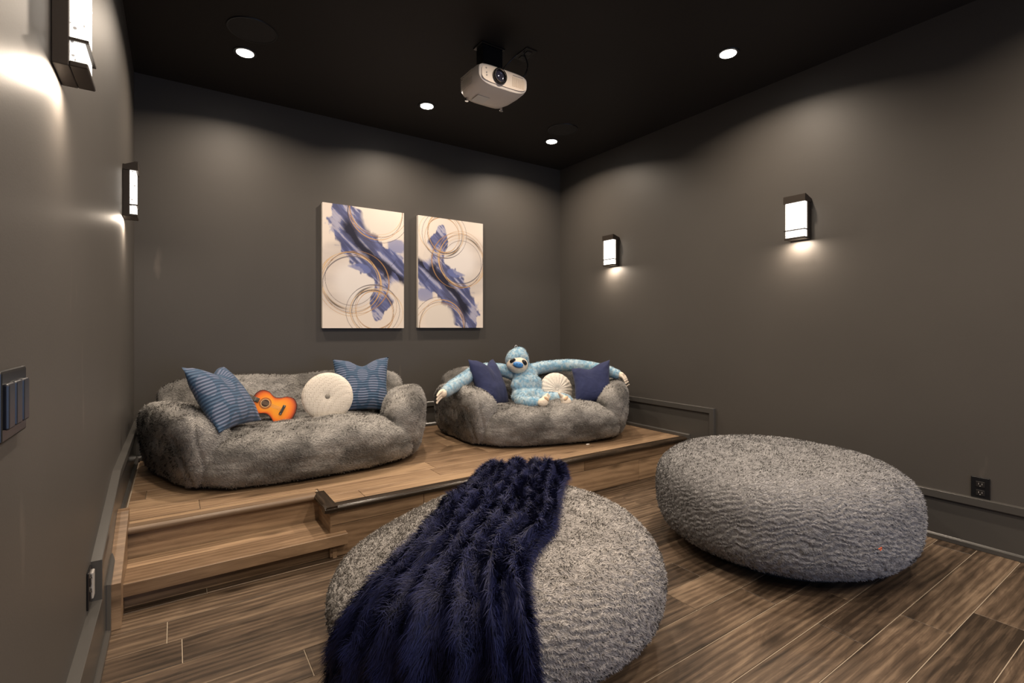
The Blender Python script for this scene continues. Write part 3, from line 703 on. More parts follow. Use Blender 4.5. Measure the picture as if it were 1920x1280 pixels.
so2 = dup(so1, (2.425, 3.195, PT), math.radians(-19), 'grey faux fur bean bag sofa with the plush sloth, angled in the far corner'); so2.scale = (0.945, 0.95, 0.97)

# ---------------------------------------------------------------- poufs
def slump(x, y, R, k):
    q = np.clip((-0.80*x+0.60*y)/R, 0, 1); return 1-k*q*q*(3-2*q)
def pouf_data(R, Hh, p, seed, n=120, dent=0.0):
    V, F_ = cube_sphere(n); rho = np.hypot(V[:, 0], V[:, 1]); r_ = (rho**p+np.abs(V[:, 2])**p)**(-1/p); V = V*r_[:, None]*np.array([R, R, Hh/2])
    th = np.arctan2(V[:, 1], V[:, 0]); rr_ = np.hypot(V[:, 0], V[:, 1])/R
    V[:, 2] += Hh/2
    V[:, 2] *= slump(V[:, 0], V[:, 1], R, 0.30 if dent == 0 else 0.0)
    top = V[:, 2] > Hh/2
    V[:, 2] += np.where(top, -dent*np.exp(-((rr_-0.25)/0.35)**2)+0.012*(fbm(V*3, seed, 2)-.5), 0)
    V[:, :2] *= (1+0.02*(fbm(np.stack([np.cos(th)*2, np.sin(th)*2, V[:, 2]*3], 1), seed+4, 2)-.5)*2)[:, None]
    N_, A_ = normals_of(V, F_)
    # shearling waves: warped ridges about 2.5 cm apart
    wv = V*np.array([1, 1, 1.0]); wobble = 3.4*fbm(V*16, seed+1, 3)+1.2*fbm(V*45, seed+2, 2)
    ph = (V[:, 0]*0.55+V[:, 1]*0.85+V[:, 2]*1.6)*165+wobble*5.0
    side = np.clip((rr_-0.55)/0.35, 0.18, 1)
    rid = np.sin(ph)*0.0024*side+0.0012*(fbm(V*70, seed+3, 2)-.5)*2
    V = V+N_*rid[:, None]; V[:, 2] = np.maximum(V[:, 2], 0.003)
    N_, A_ = normals_of(V, F_); return V, F_, N_, A_, rid
def make_pouf(loc, R, Hh, seed, n, dent, label, tone, rz=0.0, p=2.8):
    root = empty('bean_bag_pouf', loc, rz); tag(root, label, 'pouf', 'round grey faux fur floor poufs')
    V, F_, N_, A_, rid = pouf_data(R, Hh, p, seed, 155, dent)
    cf0 = grey_col(seed+7, 0.35, tone, 3.0, 0.7)
    flow = lambda B, NN: np.stack([0.3+1.6*(fbm(B*14, seed+31)-.5), -0.9+1.6*(fbm(B*14, seed+32)-.5), -0.4+0.8*(fbm(B*14, seed+33)-.5)], 1)
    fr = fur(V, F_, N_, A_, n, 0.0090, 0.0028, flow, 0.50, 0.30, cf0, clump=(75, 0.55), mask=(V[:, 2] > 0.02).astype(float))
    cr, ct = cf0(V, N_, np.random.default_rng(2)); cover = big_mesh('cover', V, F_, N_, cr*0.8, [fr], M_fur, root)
    bm = bmesh.new(); cyl(bm, R*0.68, 0.0005, 0.02, 48); obj('underside', bm, plain('black_cloth', (0.006, 0.006, 0.006), 0.9), root)
    return root
pf = make_pouf((2.56, 1.35, 0), 0.59, 0.49, 3, 120000, 0.015, 'bare round grey pouf by the right wall, no blanket on it', (0.36, 0.355, 0.36), p=3.2)
pn = make_pouf((1.02, 1.60, 0), 0.61, 0.43, 8, 140000, 0.0, 'round grey pouf in front with navy shaggy blanket thrown over it', (0.44, 0.415, 0.395))
bm = bmesh.new(); tube(bm, [Vector((-0.27, -0.545, 0.235)), Vector((-0.262, -0.553, 0.243)), Vector((-0.258, -0.552, 0.236)), Vector((-0.266, -0.549, 0.230))], 0.0016, 6)
tag(obj('thread', bm, plain('orange_thread', (0.75, 0.12, 0.03), 0.8), pf), 'bit of orange-red thread')

# ---------------------------------------------------------------- navy blanket
PR, PHh, PP, PC = 0.61, 0.43, 2.8, np.array([1.02, 1.60])
def throw():
    ph = np.linspace(math.pi/2, -math.pi/2*0.97, 1500); c, s = np.cos(ph), np.sin(ph); r_ = (np.abs(c)**PP+np.abs(s)**PP)**(-1/PP)
    rr_ = PR*r_*c; zz = PHh/2+PHh/2*r_*s; Lc = np.concatenate([[0], np.cumsum(np.hypot(np.diff(rr_), np.diff(zz)))])
    # below the rim the cloth hangs straight instead of tucking under
    k0 = int(np.argmax(rr_)); rr_[k0:] = rr_[k0]+0.0; zz[k0:] = np.maximum(zz[k0]-(Lc[k0:]-Lc[k0]), 0.03)
    Lp = [(0.14, 0.37), (0.0, 0.22), (-0.17, 0.09), (-0.265, 0.005), (-0.39, -0.08), (-0.52, -0.125), (-0.66, -0.15), (-0.83, -0.15), (-0.97, -0.17)]
    Rp = [(0.44, 0.13), (0.22, -0.07), (0.05, -0.27), (-0.10, -0.37), (-0.19, -0.45), (-0.25, -0.54), (-0.30, -0.66), (-0.31, -0.80), (-0.31, -0.93)]
    ns, nt_ = 150, 130
    s_ = np.linspace(0, 1, ns); t_ = np.linspace(0, 1, nt_)
    def spl(Pp):
        Pp = [Vector(p) for p in Pp]; q = smooth_pts(Pp, 12); q = np.array([p[:] for p in q]); d = np.concatenate([[0], np.cumsum(np.hypot(*np.diff(q, axis=0).T))]); d /= d[-1]
        return np.stack([np.interp(s_, d, q[:, 0]), np.interp(s_, d, q[:, 1])], 1)
    A, B = spl(Lp), spl(Rp)
    S_, T_ = np.meshgrid(s_, t_, indexing='ij'); S_ = S_.ravel(); T_ = T_.ravel()
    Q = (A[:, None]*(1-t_)[None, :, None]+B[:, None]*t_[None, :, None]).reshape(-1, 2)
    Q += 0.035*np.stack([(fbm(np.stack([S_*5, T_*4, 0*S_], 1), 5, 2)-.5), (fbm(np.stack([S_*5, T_*4, 0*S_+9], 1), 6, 2)-.5)], 1)
    # far hem scalloped by the gathers
    hem = np.exp(-(S_/0.06)); Q += hem[:, None]*0.035*np.stack([np.sin(T_*13+1.2), np.cos(T_*13)], 1)
    a = np.hypot(*Q.T); dirv = Q/np.maximum(a, 1e-6)[:, None]
    rad = np.interp(a, Lc, rr_); z = np.interp(a, Lc, zz)
    eps = 1e-3; dr = (np.interp(a+eps, Lc, rr_)-rad)/eps; dz = (np.interp(a+eps, Lc, zz)-z)/eps
    nrm = np.stack([dirv[:, 0]*-dz, dirv[:, 1]*-dz, np.maximum(dr, 0.0)], 1); z = z*slump(dirv[:, 0]*rad, dirv[:, 1]*rad, PR, 0.30); nrm /= np.linalg.norm(nrm, axis=1, keepdims=True)+1e-9
    tt = T_+0.05*(fbm(np.stack([S_*3, T_*3, 0*T_], 1), 77, 2)-.5)*2+0.04*np.sin(S_*5)
    fold = (0.5+0.5*np.cos(tt*2*math.pi*6.3+0.4))**1.6
    amp = 0.046*(0.55+0.6*fbm(np.stack([S_*4, T_*9, 0*T_], 1), 78, 2))
    off = 0.020+fold*amp+0.018*(fbm(np.stack([S_*13, T_*10, 0*T_], 1), 79, 2))
    off += 0.022*np.exp(-(S_/0.10)**2)
    edge = np.minimum(T_, 1-T_); off *= 0.55+0.45*np.clip(edge/0.05, 0, 1)
    V = np.stack([PC[0]+dirv[:, 0]*rad, PC[1]+dirv[:, 1]*rad, z], 1)+nrm*off[:, None]
    V[:, 2] = np.maximum(V[:, 2], 0.012)
    i = (np.arange(ns-1)[:, None]*nt_+np.arange(nt_-1)[None]).ravel(); F_ = np.stack([i, i+nt_, i+nt_+1, i+1], 1)
    N_, A_ = normals_of(V, F_)
    if (N_*nrm).sum(1).mean() < 0: F_ = F_[:, ::-1]; N_, A_ = normals_of(V, F_)
    G = np.gradient(V.reshape(ns, nt_, 3), axis=0).reshape(-1, 3); G /= np.linalg.norm(G, axis=1, keepdims=True)+1e-9
    # lateral flow: fur falls away from the crest of each fold into the valleys
    TT = np.gradient(V.reshape(ns, nt_, 3), axis=1).reshape(-1, 3); TT /= np.linalg.norm(TT, axis=1, keepdims=True)+1e-9
    lat = np.sin(tt*2*math.pi*6.3+0.4)
    return V, F_, N_, A_, G, TT, lat
V, F_, N_, A_, G, TT, lat = throw()
class Look:      # nearest grid value lookup through a coarse hash is not needed: strands carry their face corner
    pass
org = np.array([1.02, 1.60, 0.0]); V = V-org
_flow = G*0.75+TT*(-lat[:, None])*0.55
def near_flow(B, NN):
    # nearest vertex by voxel hash
    key = lambda P_: np.round(P_/0.012).astype(np.int64)@np.array([1, 4096, 16777216])
    kv = key(V); o_ = np.argsort(kv); kvs = kv[o_]; kb = key(B); ii = np.clip(np.searchsorted(kvs, kb), 0, len(kvs)-1); return _flow[o_[ii]]
def navy_col(B, NN, rng):
    k = rng.uniform(0.4, 1.7, len(B))*(0.8+0.5*fbm(B*9, 12, 2)); c = np.array([0.0080, 0.0110, 0.050])[None]*k[:, None]
    return c*0.40, c*1.5+np.array([0.004, 0.004, 0.007])
furs = [fur(V, F_, N_, A_, 120000, 0.034, 0.0019, near_flow, 0.60, 0.22, navy_col, clump=(26, 0.75), lvar=0.4, droop=0.12)]
em = np.zeros(len(V)); em.reshape(150, 130)[:, :3] = 1; em.reshape(150, 130)[:, -3:] = 1; em.reshape(150, 130)[:4] = 1
furs.append(fur(V, F_, N_, A_, 20000, 0.038, 0.0019, lambda B, NN: np.stack([B[:, 0]+0.25, B[:, 1]+0.1, -0.3+0*B[:, 2]], 1), 0.5, 0.45, navy_col, mask=em, droop=0.2))
cr, ct = navy_col(V, N_, np.random.default_rng(4))
blanket = big_mesh('throw_blanket', V, F_, N_, cr*0.8, furs, attr_mat('navy_fur', 0.55, 0.0, 0.3), None); blanket.location = org
tag(blanket, 'shaggy navy blue faux fur blanket draped in folds over the front pouf', 'blanket')

# ---------------------------------------------------------------- cushions
def cushion(name, TL, TR, BR, BL, th, chop, mat, label, cat='cushion', group=None, n=44, seed=0, chopx=0.0, wr=0.004):
    TL, TR, BR, BL = [np.array(p, float) for p in (TL, TR, BR, BL)]; cen = (TL+TR+BR+BL)/4
    nrm = np.cross(TR-BL, TL-BR); nrm /= np.linalg.norm(nrm); nrm = nrm if nrm[1] < 0 else -nrm
    up = ((TL+TR)-(BL+BR)); up /= np.linalg.norm(up)
    g = np.linspace(-1, 1, n); U, W_ = np.meshgrid(g, g); U = U.ravel(); W_ = W_.ravel(); Vs = []
    for sd in (1, -1):
        e = 0.085; u = U*(1-e*(1-np.abs(W_)**1.6)*np.abs(U)**2); w_ = W_*(1-e*(1-np.abs(U)**1.6)*np.abs(W_)**2)
        a, b_ = (u+1)/2, (w_+1)/2
        P_ = (TL[None]*((1-a)*b_)[:, None]+TR[None]*(a*b_)[:, None]+BR[None]*(a*(1-b_))[:, None]+BL[None]*((1-a)*(1-b_))[:, None])
        t_ = th/2*((1-np.abs(U)**2.6)*(1-np.abs(W_)**2.6))**0.55
        ck = np.exp(-((U-chopx)/0.38)**2)*np.clip((W_+0.25)/1.25, 0, 1)**1.8
        P_ = P_-up*(chop*ck)[:, None]; t_ = t_*(1-0.45*np.exp(-((U-chopx)/0.20)**2)*np.clip(W_, 0, 1)**1.5)
        wv = wr*(fbm(np.stack([U*3, W_*3, 0*U+sd*5], 1), seed, 3)-.5)*2*(1-np.maximum(np.abs(U), np.abs(W_))**6)
        rad_ = np.abs(np.sin(np.arctan2(W_, U)*9+seed))*np.clip(np.hypot(U, W_)-0.75, 0, 1)*0.012
        P_ = P_+nrm*(sd*(t_+wv-rad_*(t_ > 0.006)))[:, None]; Vs.append(P_-cen)
    V = np.concatenate(Vs); i = (np.arange(n-1)[:, None]*n+np.arange(n-1)[None]).ravel(); F1 = np.stack([i, i+1, i+n+1, i+n], 1)
    # face the front side along nrm
    t0 = np.cross(Vs[0][1]-Vs[0][0], Vs[0][n]-Vs[0][0]); F1 = F1 if t0@nrm > 0 else F1[:, ::-1]
    F_ = np.concatenate([F1, F1[:, ::-1]+n*n])
    bm = bmesh.new(); vs = [bm.verts.new(v) for v in V]; uvl = bm.loops.layers.uv.new('UVMap'); uv = np.stack([(np.tile(U, 2)+1)/2, (np.tile(W_, 2)+1)/2], 1)
    for f in F_:
        fc = bm.faces.new([vs[k] for k in f])
        for lp, k in zip(fc.loops, f): lp[uvl].uv = uv[k]
    bmesh.ops.remove_doubles(bm, verts=bm.verts, dist=0.0006)
    o = obj(name, bm, mat, None, True); o.location = cen
    tag(o, label, cat, group); return o
def wrinkle_mat(name, col, rough=0.85, sheen=0.08):
    m, t, N, L, b = nt(name); tc = N.new('ShaderNodeTexCoord')
    n1 = N.new('ShaderNodeTexNoise'); n1.inputs['Scale'].default_value = 9; n1.inputs['Detail'].default_value = 3; n1.inputs['Distortion'].default_value = 1.0; L.new(tc.outputs['Object'], n1.inputs['Vector'])
    n2 = N.new('ShaderNodeTexNoise'); n2.inputs['Scale'].default_value = 420; L.new(tc.outputs['Object'], n2.inputs['Vector'])
    b1 = N.new('ShaderNodeBump'); b1.inputs['Strength'].default_value = 0.6; b1.inputs['Distance'].default_value = 0.012; L.new(n1.outputs['Fac'], b1.inputs['Height'])
    b2 = N.new('ShaderNodeBump'); b2.inputs['Strength'].default_value = 0.4; b2.inputs['Distance'].default_value = 0.001; L.new(n2.outputs['Fac'], b2.inputs['Height']); L.new(b1.outputs[0], b2.inputs['Normal'])
    L.new(b2.outputs[0], b.inputs['Normal']); r = ramp(N, [(0.3, [c*.85 for c in col]), (0.7, [c*1.15 for c in col])]); L.new(n1.outputs['Fac'], r.inputs[0]); L.new(r.outputs[0], b.inputs['Base Color'])
    b.inputs['Roughness'].default_value = rough; b.inputs['Specular IOR Level'].default_value = 0.2; b.inputs['Sheen Weight'].default_value = sheen
    return m
def ribbed_mat():
    m, t, N, L, b = nt('blue_ribbed_velvet'); uv = N.new('ShaderNodeUVMap'); sp = N.new('ShaderNodeSeparateXYZ'); L.new(uv.outputs[0], sp.inputs[0])
    def mth(op, a, c=None, d=None):
        n = N.new('ShaderNodeMath'); n.operation = op
        for k, q in enumerate((a, c, d)):
            if q is None: continue
            if isinstance(q, (int, float)): n.inputs[k].default_value = q
            else: L.new(q, n.inputs[k])
        return n.outputs[0]
    U, Vv = sp.outputs[0], sp.outputs[1]
    cols = mth('MULTIPLY', U, 5.2); ci = mth('FLOOR', cols); fx = mth('SUBTRACT', mth('FRACT', cols), 0.5)
    # each column shifted half an oval
    rowv = mth('ADD', mth('MULTIPLY', Vv, 2.3), mth('MULTIPLY', ci, 0.5)); fy = mth('SUBTRACT', mth('FRACT', rowv), 0.5)
    # lens-shaped ovals
    d = mth('ADD', mth('POWER', mth('ABSOLUTE', mth('MULTIPLY', fx, 2.0)), 1.8), mth('POWER', mth('ABSOLUTE', mth('MULTIPLY', fy, 2.5)), 2.0))
    inside = mth('LESS_THAN', d, 0.95)
    ribs = mth('SINE', mth('MULTIPLY', mth('ADD', Vv, mth('MULTIPLY', mth('SINE', mth('MULTIPLY', U, 17.0)), 0.004)), 2*math.pi*21))
    rib01 = mth('MULTIPLY_ADD', ribs, 0.5, 0.5)
    mx = N.new('ShaderNodeMixRGB'); L.new(inside, mx.inputs[0]); mx.inputs[1].default_value = (0.034, 0.082, 0.160, 1); mx.inputs[2].default_value = (0.110, 0.140, 0.230, 1)
    mx2 = N.new('ShaderNodeMixRGB'); L.new(mth('GREATER_THAN', rib01, 0.42), mx2.inputs[0]); mx2.inputs[1].default_value = (0.022, 0.055, 0.115, 1); L.new(mx.outputs[0], mx2.inputs[2])
    L.new(mx2.outputs[0], b.inputs['Base Color']); b.inputs['Roughness'].default_value = 0.7; b.inputs['Sheen Weight'].default_value = 0.1
    bp = N.new('ShaderNodeBump'); bp.inputs['Strength'].default_value = 0.8; bp.inputs['Distance'].default_value = 0.004; L.new(rib01, bp.inputs['Height']); L.new(bp.outputs[0], b.inputs['Normal'])
    return m
M_rib = ribbed_mat(); M_navy = wrinkle_mat('navy_linen', (0.024, 0.031, 0.085))
cushion('throw_pillow', (0.030, 3.10, 0.90), (0.25, 3.50, 0.868), (0.44, 3.33, 0.545), (0.190, 2.97, 0.56), 0.15, 0.055, M_rib, 'ribbed blue pillow leaning on the left arm beside the toy guitar', group='ribbed blue pillows', seed=2)
cushion('throw_pillow', (0.935, 3.66, 0.878), (1.335, 3.62, 0.885), (1.27, 3.44, 0.515), (0.90, 3.46, 0.530), 0.14, 0.050, M_rib, 'ribbed blue pillow behind the round white cushion on the long sofa', group='ribbed blue pillows', seed=4)
cushion('throw_pillow', (1.855, 3.33, 0.863), (2.21, 3.53, 0.843), (2.22, 3.3, 0.493), (1.9, 3.15, 0.498), 0.15, 0.060, M_navy, 'plain navy pillow at the sloth\'s side nearest the left armrest', group='plain navy pillows', seed=6, chopx=0.1)
cushion('throw_pillow', (2.679, 3.081, 0.771), (2.964, 2.929, 0.842), (2.85, 2.786, 0.515), (2.603, 2.948, 0.51), 0.14, 0.030, M_navy, 'plain navy pillow against the right armrest, below the sloth\'s hand', group='plain navy pillows', seed=9, chopx=-0.1)
def round_cushion(cen, nrm, R, th, label, btn, pleat):
    nrm = Vector(nrm).normalized(); M_ = nrm.to_track_quat('Z', 'X').to_matrix().to_4x4()
    root = empty('round_cushion', cen); tag(root, label, 'cushion', 'round off-white cushions')
    m, t, N, L, b = nt('white_weave'); tc = N.new('ShaderNodeTexCoord'); vo = N.new('ShaderNodeTexVoronoi'); vo.inputs['Scale'].default_value = 95; vo.inputs['Randomness'].default_value = 0.15
    L.new(tc.outputs['Object'], vo.inputs['Vector']); r = ramp(N, [(0.16, (0.42, 0.36, 0.29) if not pleat else (0.55, 0.50, 0.44)), (0.30, (0.72, 0.665, 0.59))]); L.new(vo.outputs['Distance'], r.inputs[0]); L.new(r.outputs[0], b.inputs['Base Color'])
    bp = N.new('ShaderNodeBump'); bp.inputs['Strength'].default_value = 0.6; bp.inputs['Distance'].default_value = 0.003; L.new(vo.outputs['Distance'], bp.inputs['Height']); L.new(bp.outputs[0], b.inputs['Normal']); b.inputs['Roughness'].default_value = 0.95
    bm = bmesh.new(); seg = 96; prof = []
    for k in range(25):
        a = math.pi*k/24; c, s = math.cos(a), math.sin(a); kk = (abs(c)**2.6+abs(s)**2.6)**(-1/2.6)
        rr_ = s*kk; zz = c*kk; prof.append((max(rr_, 0.0), zz))
    rings = []
    for rr_, zz in prof:
        ring = []
        for i in range(seg):
            a = 2*math.pi*i/seg; pl = 1+(0.03 if pleat else 0.006)*math.sin(a*22)*rr_
            dz = -(0.40 if pleat else 0.2)*math.exp(-(rr_/0.13)**2)*(1 if zz > 0 else -1)+(0.06 if pleat else 0.0)*math.sin(a*22)*math.exp(-((rr_-0.5)/0.35)**2)*(1 if zz > 0 else -1)
            ring.append(bm.verts.new(M_ @ Vector((R*rr_*math.cos(a)*pl, R*rr_*math.sin(a)*pl, th/2*(zz+dz)))))
        rings.append(ring)
    for A, B in zip(rings, rings[1:]):
        for i in range(seg): bm.faces.new((A[i], B[i], B[(i+1) % seg], A[(i+1) % seg]))
    bmesh.ops.remove_doubles(bm, verts=bm.verts, dist=1e-5); obj('cover', bm, m, root, True)
    bm = bmesh.new(); bmesh.ops.create_uvsphere(bm, u_segments=20, v_segments=10, radius=1, matrix=M_ @ Matrix.Translation((0, 0, th/2*(0.66 if pleat else 0.84))) @ Matrix.Diagonal((0.017, 0.017, 0.008, 1)))
    obj('button', bm, btn, root, True)
    bm = bmesh.new(); tube(bm, [M_ @ Vector((R*1.0*math.cos(a), R*1.0*math.sin(a), 0)) for a in [2*math.pi*i/64 for i in range(65)]], 0.004, 6); obj('piping', bm, m, root, True)
round_cushion((0.832, 3.38, 0.652), (-0.25, -1, 0.22), 0.156, 0.075, 'round off-white dotted cushion with grey centre button on the long sofa', plain('grey_button', (0.26, 0.24, 0.21), 0.8), False)
round_cushion((2.605, 3.185, 0.592), (-0.30, -1, 0.28), 0.140, 0.085, 'round off-white pleated cushion with white button between sloth and navy pillow', plain('white_button', (0.68, 0.63, 0.56), 0.7), True)

# ---------------------------------------------------------------- toy guitar
def guitar():
    # local: body plane xz, neck towards -x
    root = empty('toy_guitar', (0.515, 3.47, 0.605)); tag(root, 'orange sunburst toy guitar propped between the blue pillow and sofa back', 'guitar')
    Mg = Matrix.Rotation(math.radians(-8), 4, 'Z') @ Matrix.Rotation(math.radians(-14), 4, 'X') @ Matrix.Rotation(math.radians(27), 4, 'Y')
    ctrl = [(-0.125, 0.0), (-0.122, 0.040), (-0.098, 0.070), (-0.060, 0.075), (-0.030, 0.062), (-0.005, 0.058), (0.025, 0.070), (0.055, 0.090), (0.095, 0.092), (0.128, 0.065), (0.142, 0.025), (0.144, 0.0)]
    up = smooth_pts([Vector((a, b_)) for a, b_ in ctrl], 5); poly = [(p.x, p.y) for p in up]+[(p.x, -p.y) for p in reversed(up[1:-1])]
    n = len(poly); cx = 0.01; rings = [1.0, 0.96, 0.88, 0.78, 0.62, 0.45, 0.3, 0.15]
    bm = bmesh.new(); lay = bm.verts.layers.float_color.new('Col'); prev = None
    def colr(k):
        ks = [(1.0, (0.05, 0.008, 0.003)), (0.95, (0.28, 0.03, 0.005)), (0.85, (0.80, 0.13, 0.010)), (0.70, (0.95, 0.27, 0.012)), (0.4, (1.0, 0.37, 0.02)), (0, (1.0, 0.40, 0.02))]
        for (a, ca), (b_, cb) in zip(ks, ks[1:]):
            if k >= b_: q = (k-b_)/(a-b_); return [cb[i]*(1-q)+ca[i]*q for i in range(3)]+[1]
    T = lambda x, z, d: Mg @ Vector((x, -d, z))
    back = []; side = []
    for x, z in poly:
        v = bm.verts.new(T(x, z, -0.022)); v[lay] = (0.04, 0.01, 0.005, 1); back.append(v)
        v = bm.verts.new(T(x, z, 0.020)); v[lay] = (0.03, 0.006, 0.003, 1); side.append(v)
    bm.faces.new(back)
    for i in range(n): bm.faces.new((back[i], back[(i+1) % n], side[(i+1) % n], side[i]))
    prev = side
    for k in rings:
        ring = []
        for x, z in poly:
            kk = k*0.985; v = bm.verts.new(T(cx+(x-cx)*kk, z*kk, 0.022)); v[lay] = colr(k); ring.append(v)
        for i in range(n): bm.faces.new((prev[i], prev[(i+1) % n], ring[(i+1) % n], ring[i]))
        prev = ring
    bm.faces.new(prev); bmesh.ops.recalc_face_normals(bm, faces=bm.faces)
    obj('body', bm, attr_mat('sunburst_lacquer', 0.25, 0, 0.5), root)
    def Mloc(x, z, d): return Mg @ Matrix.Translation((x, -d, z)) @ Matrix.Rotation(math.pi/2, 4, 'X')
    hx = -0.045
    bm = bmesh.new(); lathe(bm, [(0.025, 0.0), (0.0255, 0.0012), (0.0355, 0.0012), (0.036, 0.0)], 40, Mloc(hx, 0, 0.0222)); obj('rosette', bm, plain('rosette', (0.42, 0.12, 0.01), 0.4), root)
    bm = bmesh.new(); lathe(bm, [(0.023, 0.0), (0.0235, 0.002), (0.0262, 0.002), (0.0265, 0.0)], 40, Mloc(hx, 0, 0.0225)); obj('rosette_ring', bm, plain('rosette_ring', (0.9, 0.62, 0.30), 0.4), root)
    bm = bmesh.new(); cyl(bm, 0.0235, 0.0, 0.0012, 32, M=Mloc(hx, 0, 0.0222)); obj('sound_hole', bm, plain('hole_dark', (0.05, 0.018, 0.006), 0.6), root)
    bm = bmesh.new(); bx(bm, 0.055, 0.072, -0.030, -0.021, -0.032, 0.032, 0.002, 2, Mg); br = obj('bridge', bm, plain('bridge_dark', (0.03, 0.027, 0.025), 0.3), root)
    for z in (-0.027, 0.027):
        bm = bmesh.new(); cyl(bm, 0.0038, 0, 0.002, 14, M=Mloc(0.0635, z, 0.0298)); obj('pin', bm, M_chrome, br)
    bm = bmesh.new(); bx(bm, -0.30, -0.085, -0.030, -0.019, -0.014, 0.014, 0.003, 2, Mg); nk = obj('fingerboard', bm, plain('fingerboard_dark', (0.045, 0.045, 0.035), 0.35), root)
    bm = bmesh.new()
    for k in range(9): bx(bm, -0.285+k*0.022, -0.2835+k*0.022, -0.0312, -0.0295, -0.013, 0.013, 0, 1, Mg)
    obj('fret', bm, M_chrome, nk)
    bm = bmesh.new(); bx(bm, -0.30, -0.12, -0.0185, 0.004, -0.016, 0.016, 0.004, 2, Mg); bx(bm, -0.36, -0.295, -0.026, -0.008, -0.024, 0.024, 0.005, 2, Mg); obj('neck', bm, plain('neck_wood', (0.25, 0.09, 0.02), 0.4), root)
    bm = bmesh.new()
    for z in (-0.009, -0.003, 0.003, 0.009): tube(bm, [Mg @ Vector((-0.30, -0.0325, z*0.8)), Mg @ Vector((0.06, -0.0315, z))], 0.0006, 4)
    obj('strings', bm, plain('string', (0.25, 0.2, 0.15), 0.3, 0.8), root)
guitar()

# ---------------------------------------------------------------- plush sloth
def remesh(parts, voxel, smooth_it=6):
    bm = bmesh.new()
    for (c, r_, q) in parts:
        M_ = Matrix.Translation(c) @ (q if q is not None else Matrix.Identity(4)) @ Matrix.Diagonal((*(r_ if hasattr(r_, '__len__') else (r_, r_, r_)), 1))
        bmesh.ops.create_icosphere(bm, subdivisions=2, radius=1.0, matrix=M_)
    me = bpy.data.meshes.new('tmp'); bm.to_mesh(me); bm.free(); o = bpy.data.objects.new('tmp', me); C.objects.link(o)
    r = o.modifiers.new('r', 'REMESH'); r.mode = 'VOXEL'; r.voxel_size = voxel; r.use_smooth_shade = True
    s_ = o.modifiers.new('s', 'SMOOTH'); s_.factor = 0.5; s_.iterations = smooth_it
    dg = bpy.context.evaluated_depsgraph_get(); ev = o.evaluated_get(dg); m2 = bpy.data.meshes.new_from_object(ev, depsgraph=dg)
    V = np.zeros(len(m2.vertices)*3); m2.vertices.foreach_get('co', V); V = V.reshape(-1, 3)
    F_ = np.array([list(p.vertices) if len(p.vertices) == 4 else list(p.vertices)+[p.vertices[-1]] for p in m2.polygons])
    bpy.data.objects.remove(o); bpy.data.meshes.remove(me); bpy.data.meshes.remove(m2); return V, F_
def chain(pts, rs, step=0.012):
    out = []; pts = smooth_pts([Vector(p) for p in pts], 6); n = len(pts); R_ = np.interp(np.linspace(0, 1, n), np.linspace(0, 1, len(rs)), rs)
    for i in range(n-1):
        k = max(1, int((pts[i+1]-pts[i]).length/step))
        for j in range(k): out.append((pts[i].lerp(pts[i+1], j/k), float(R_[i]+(R_[i+1]-R_[i])*j/k), None))
    out.append((pts[-1], float(R_[-1]), None)); return out
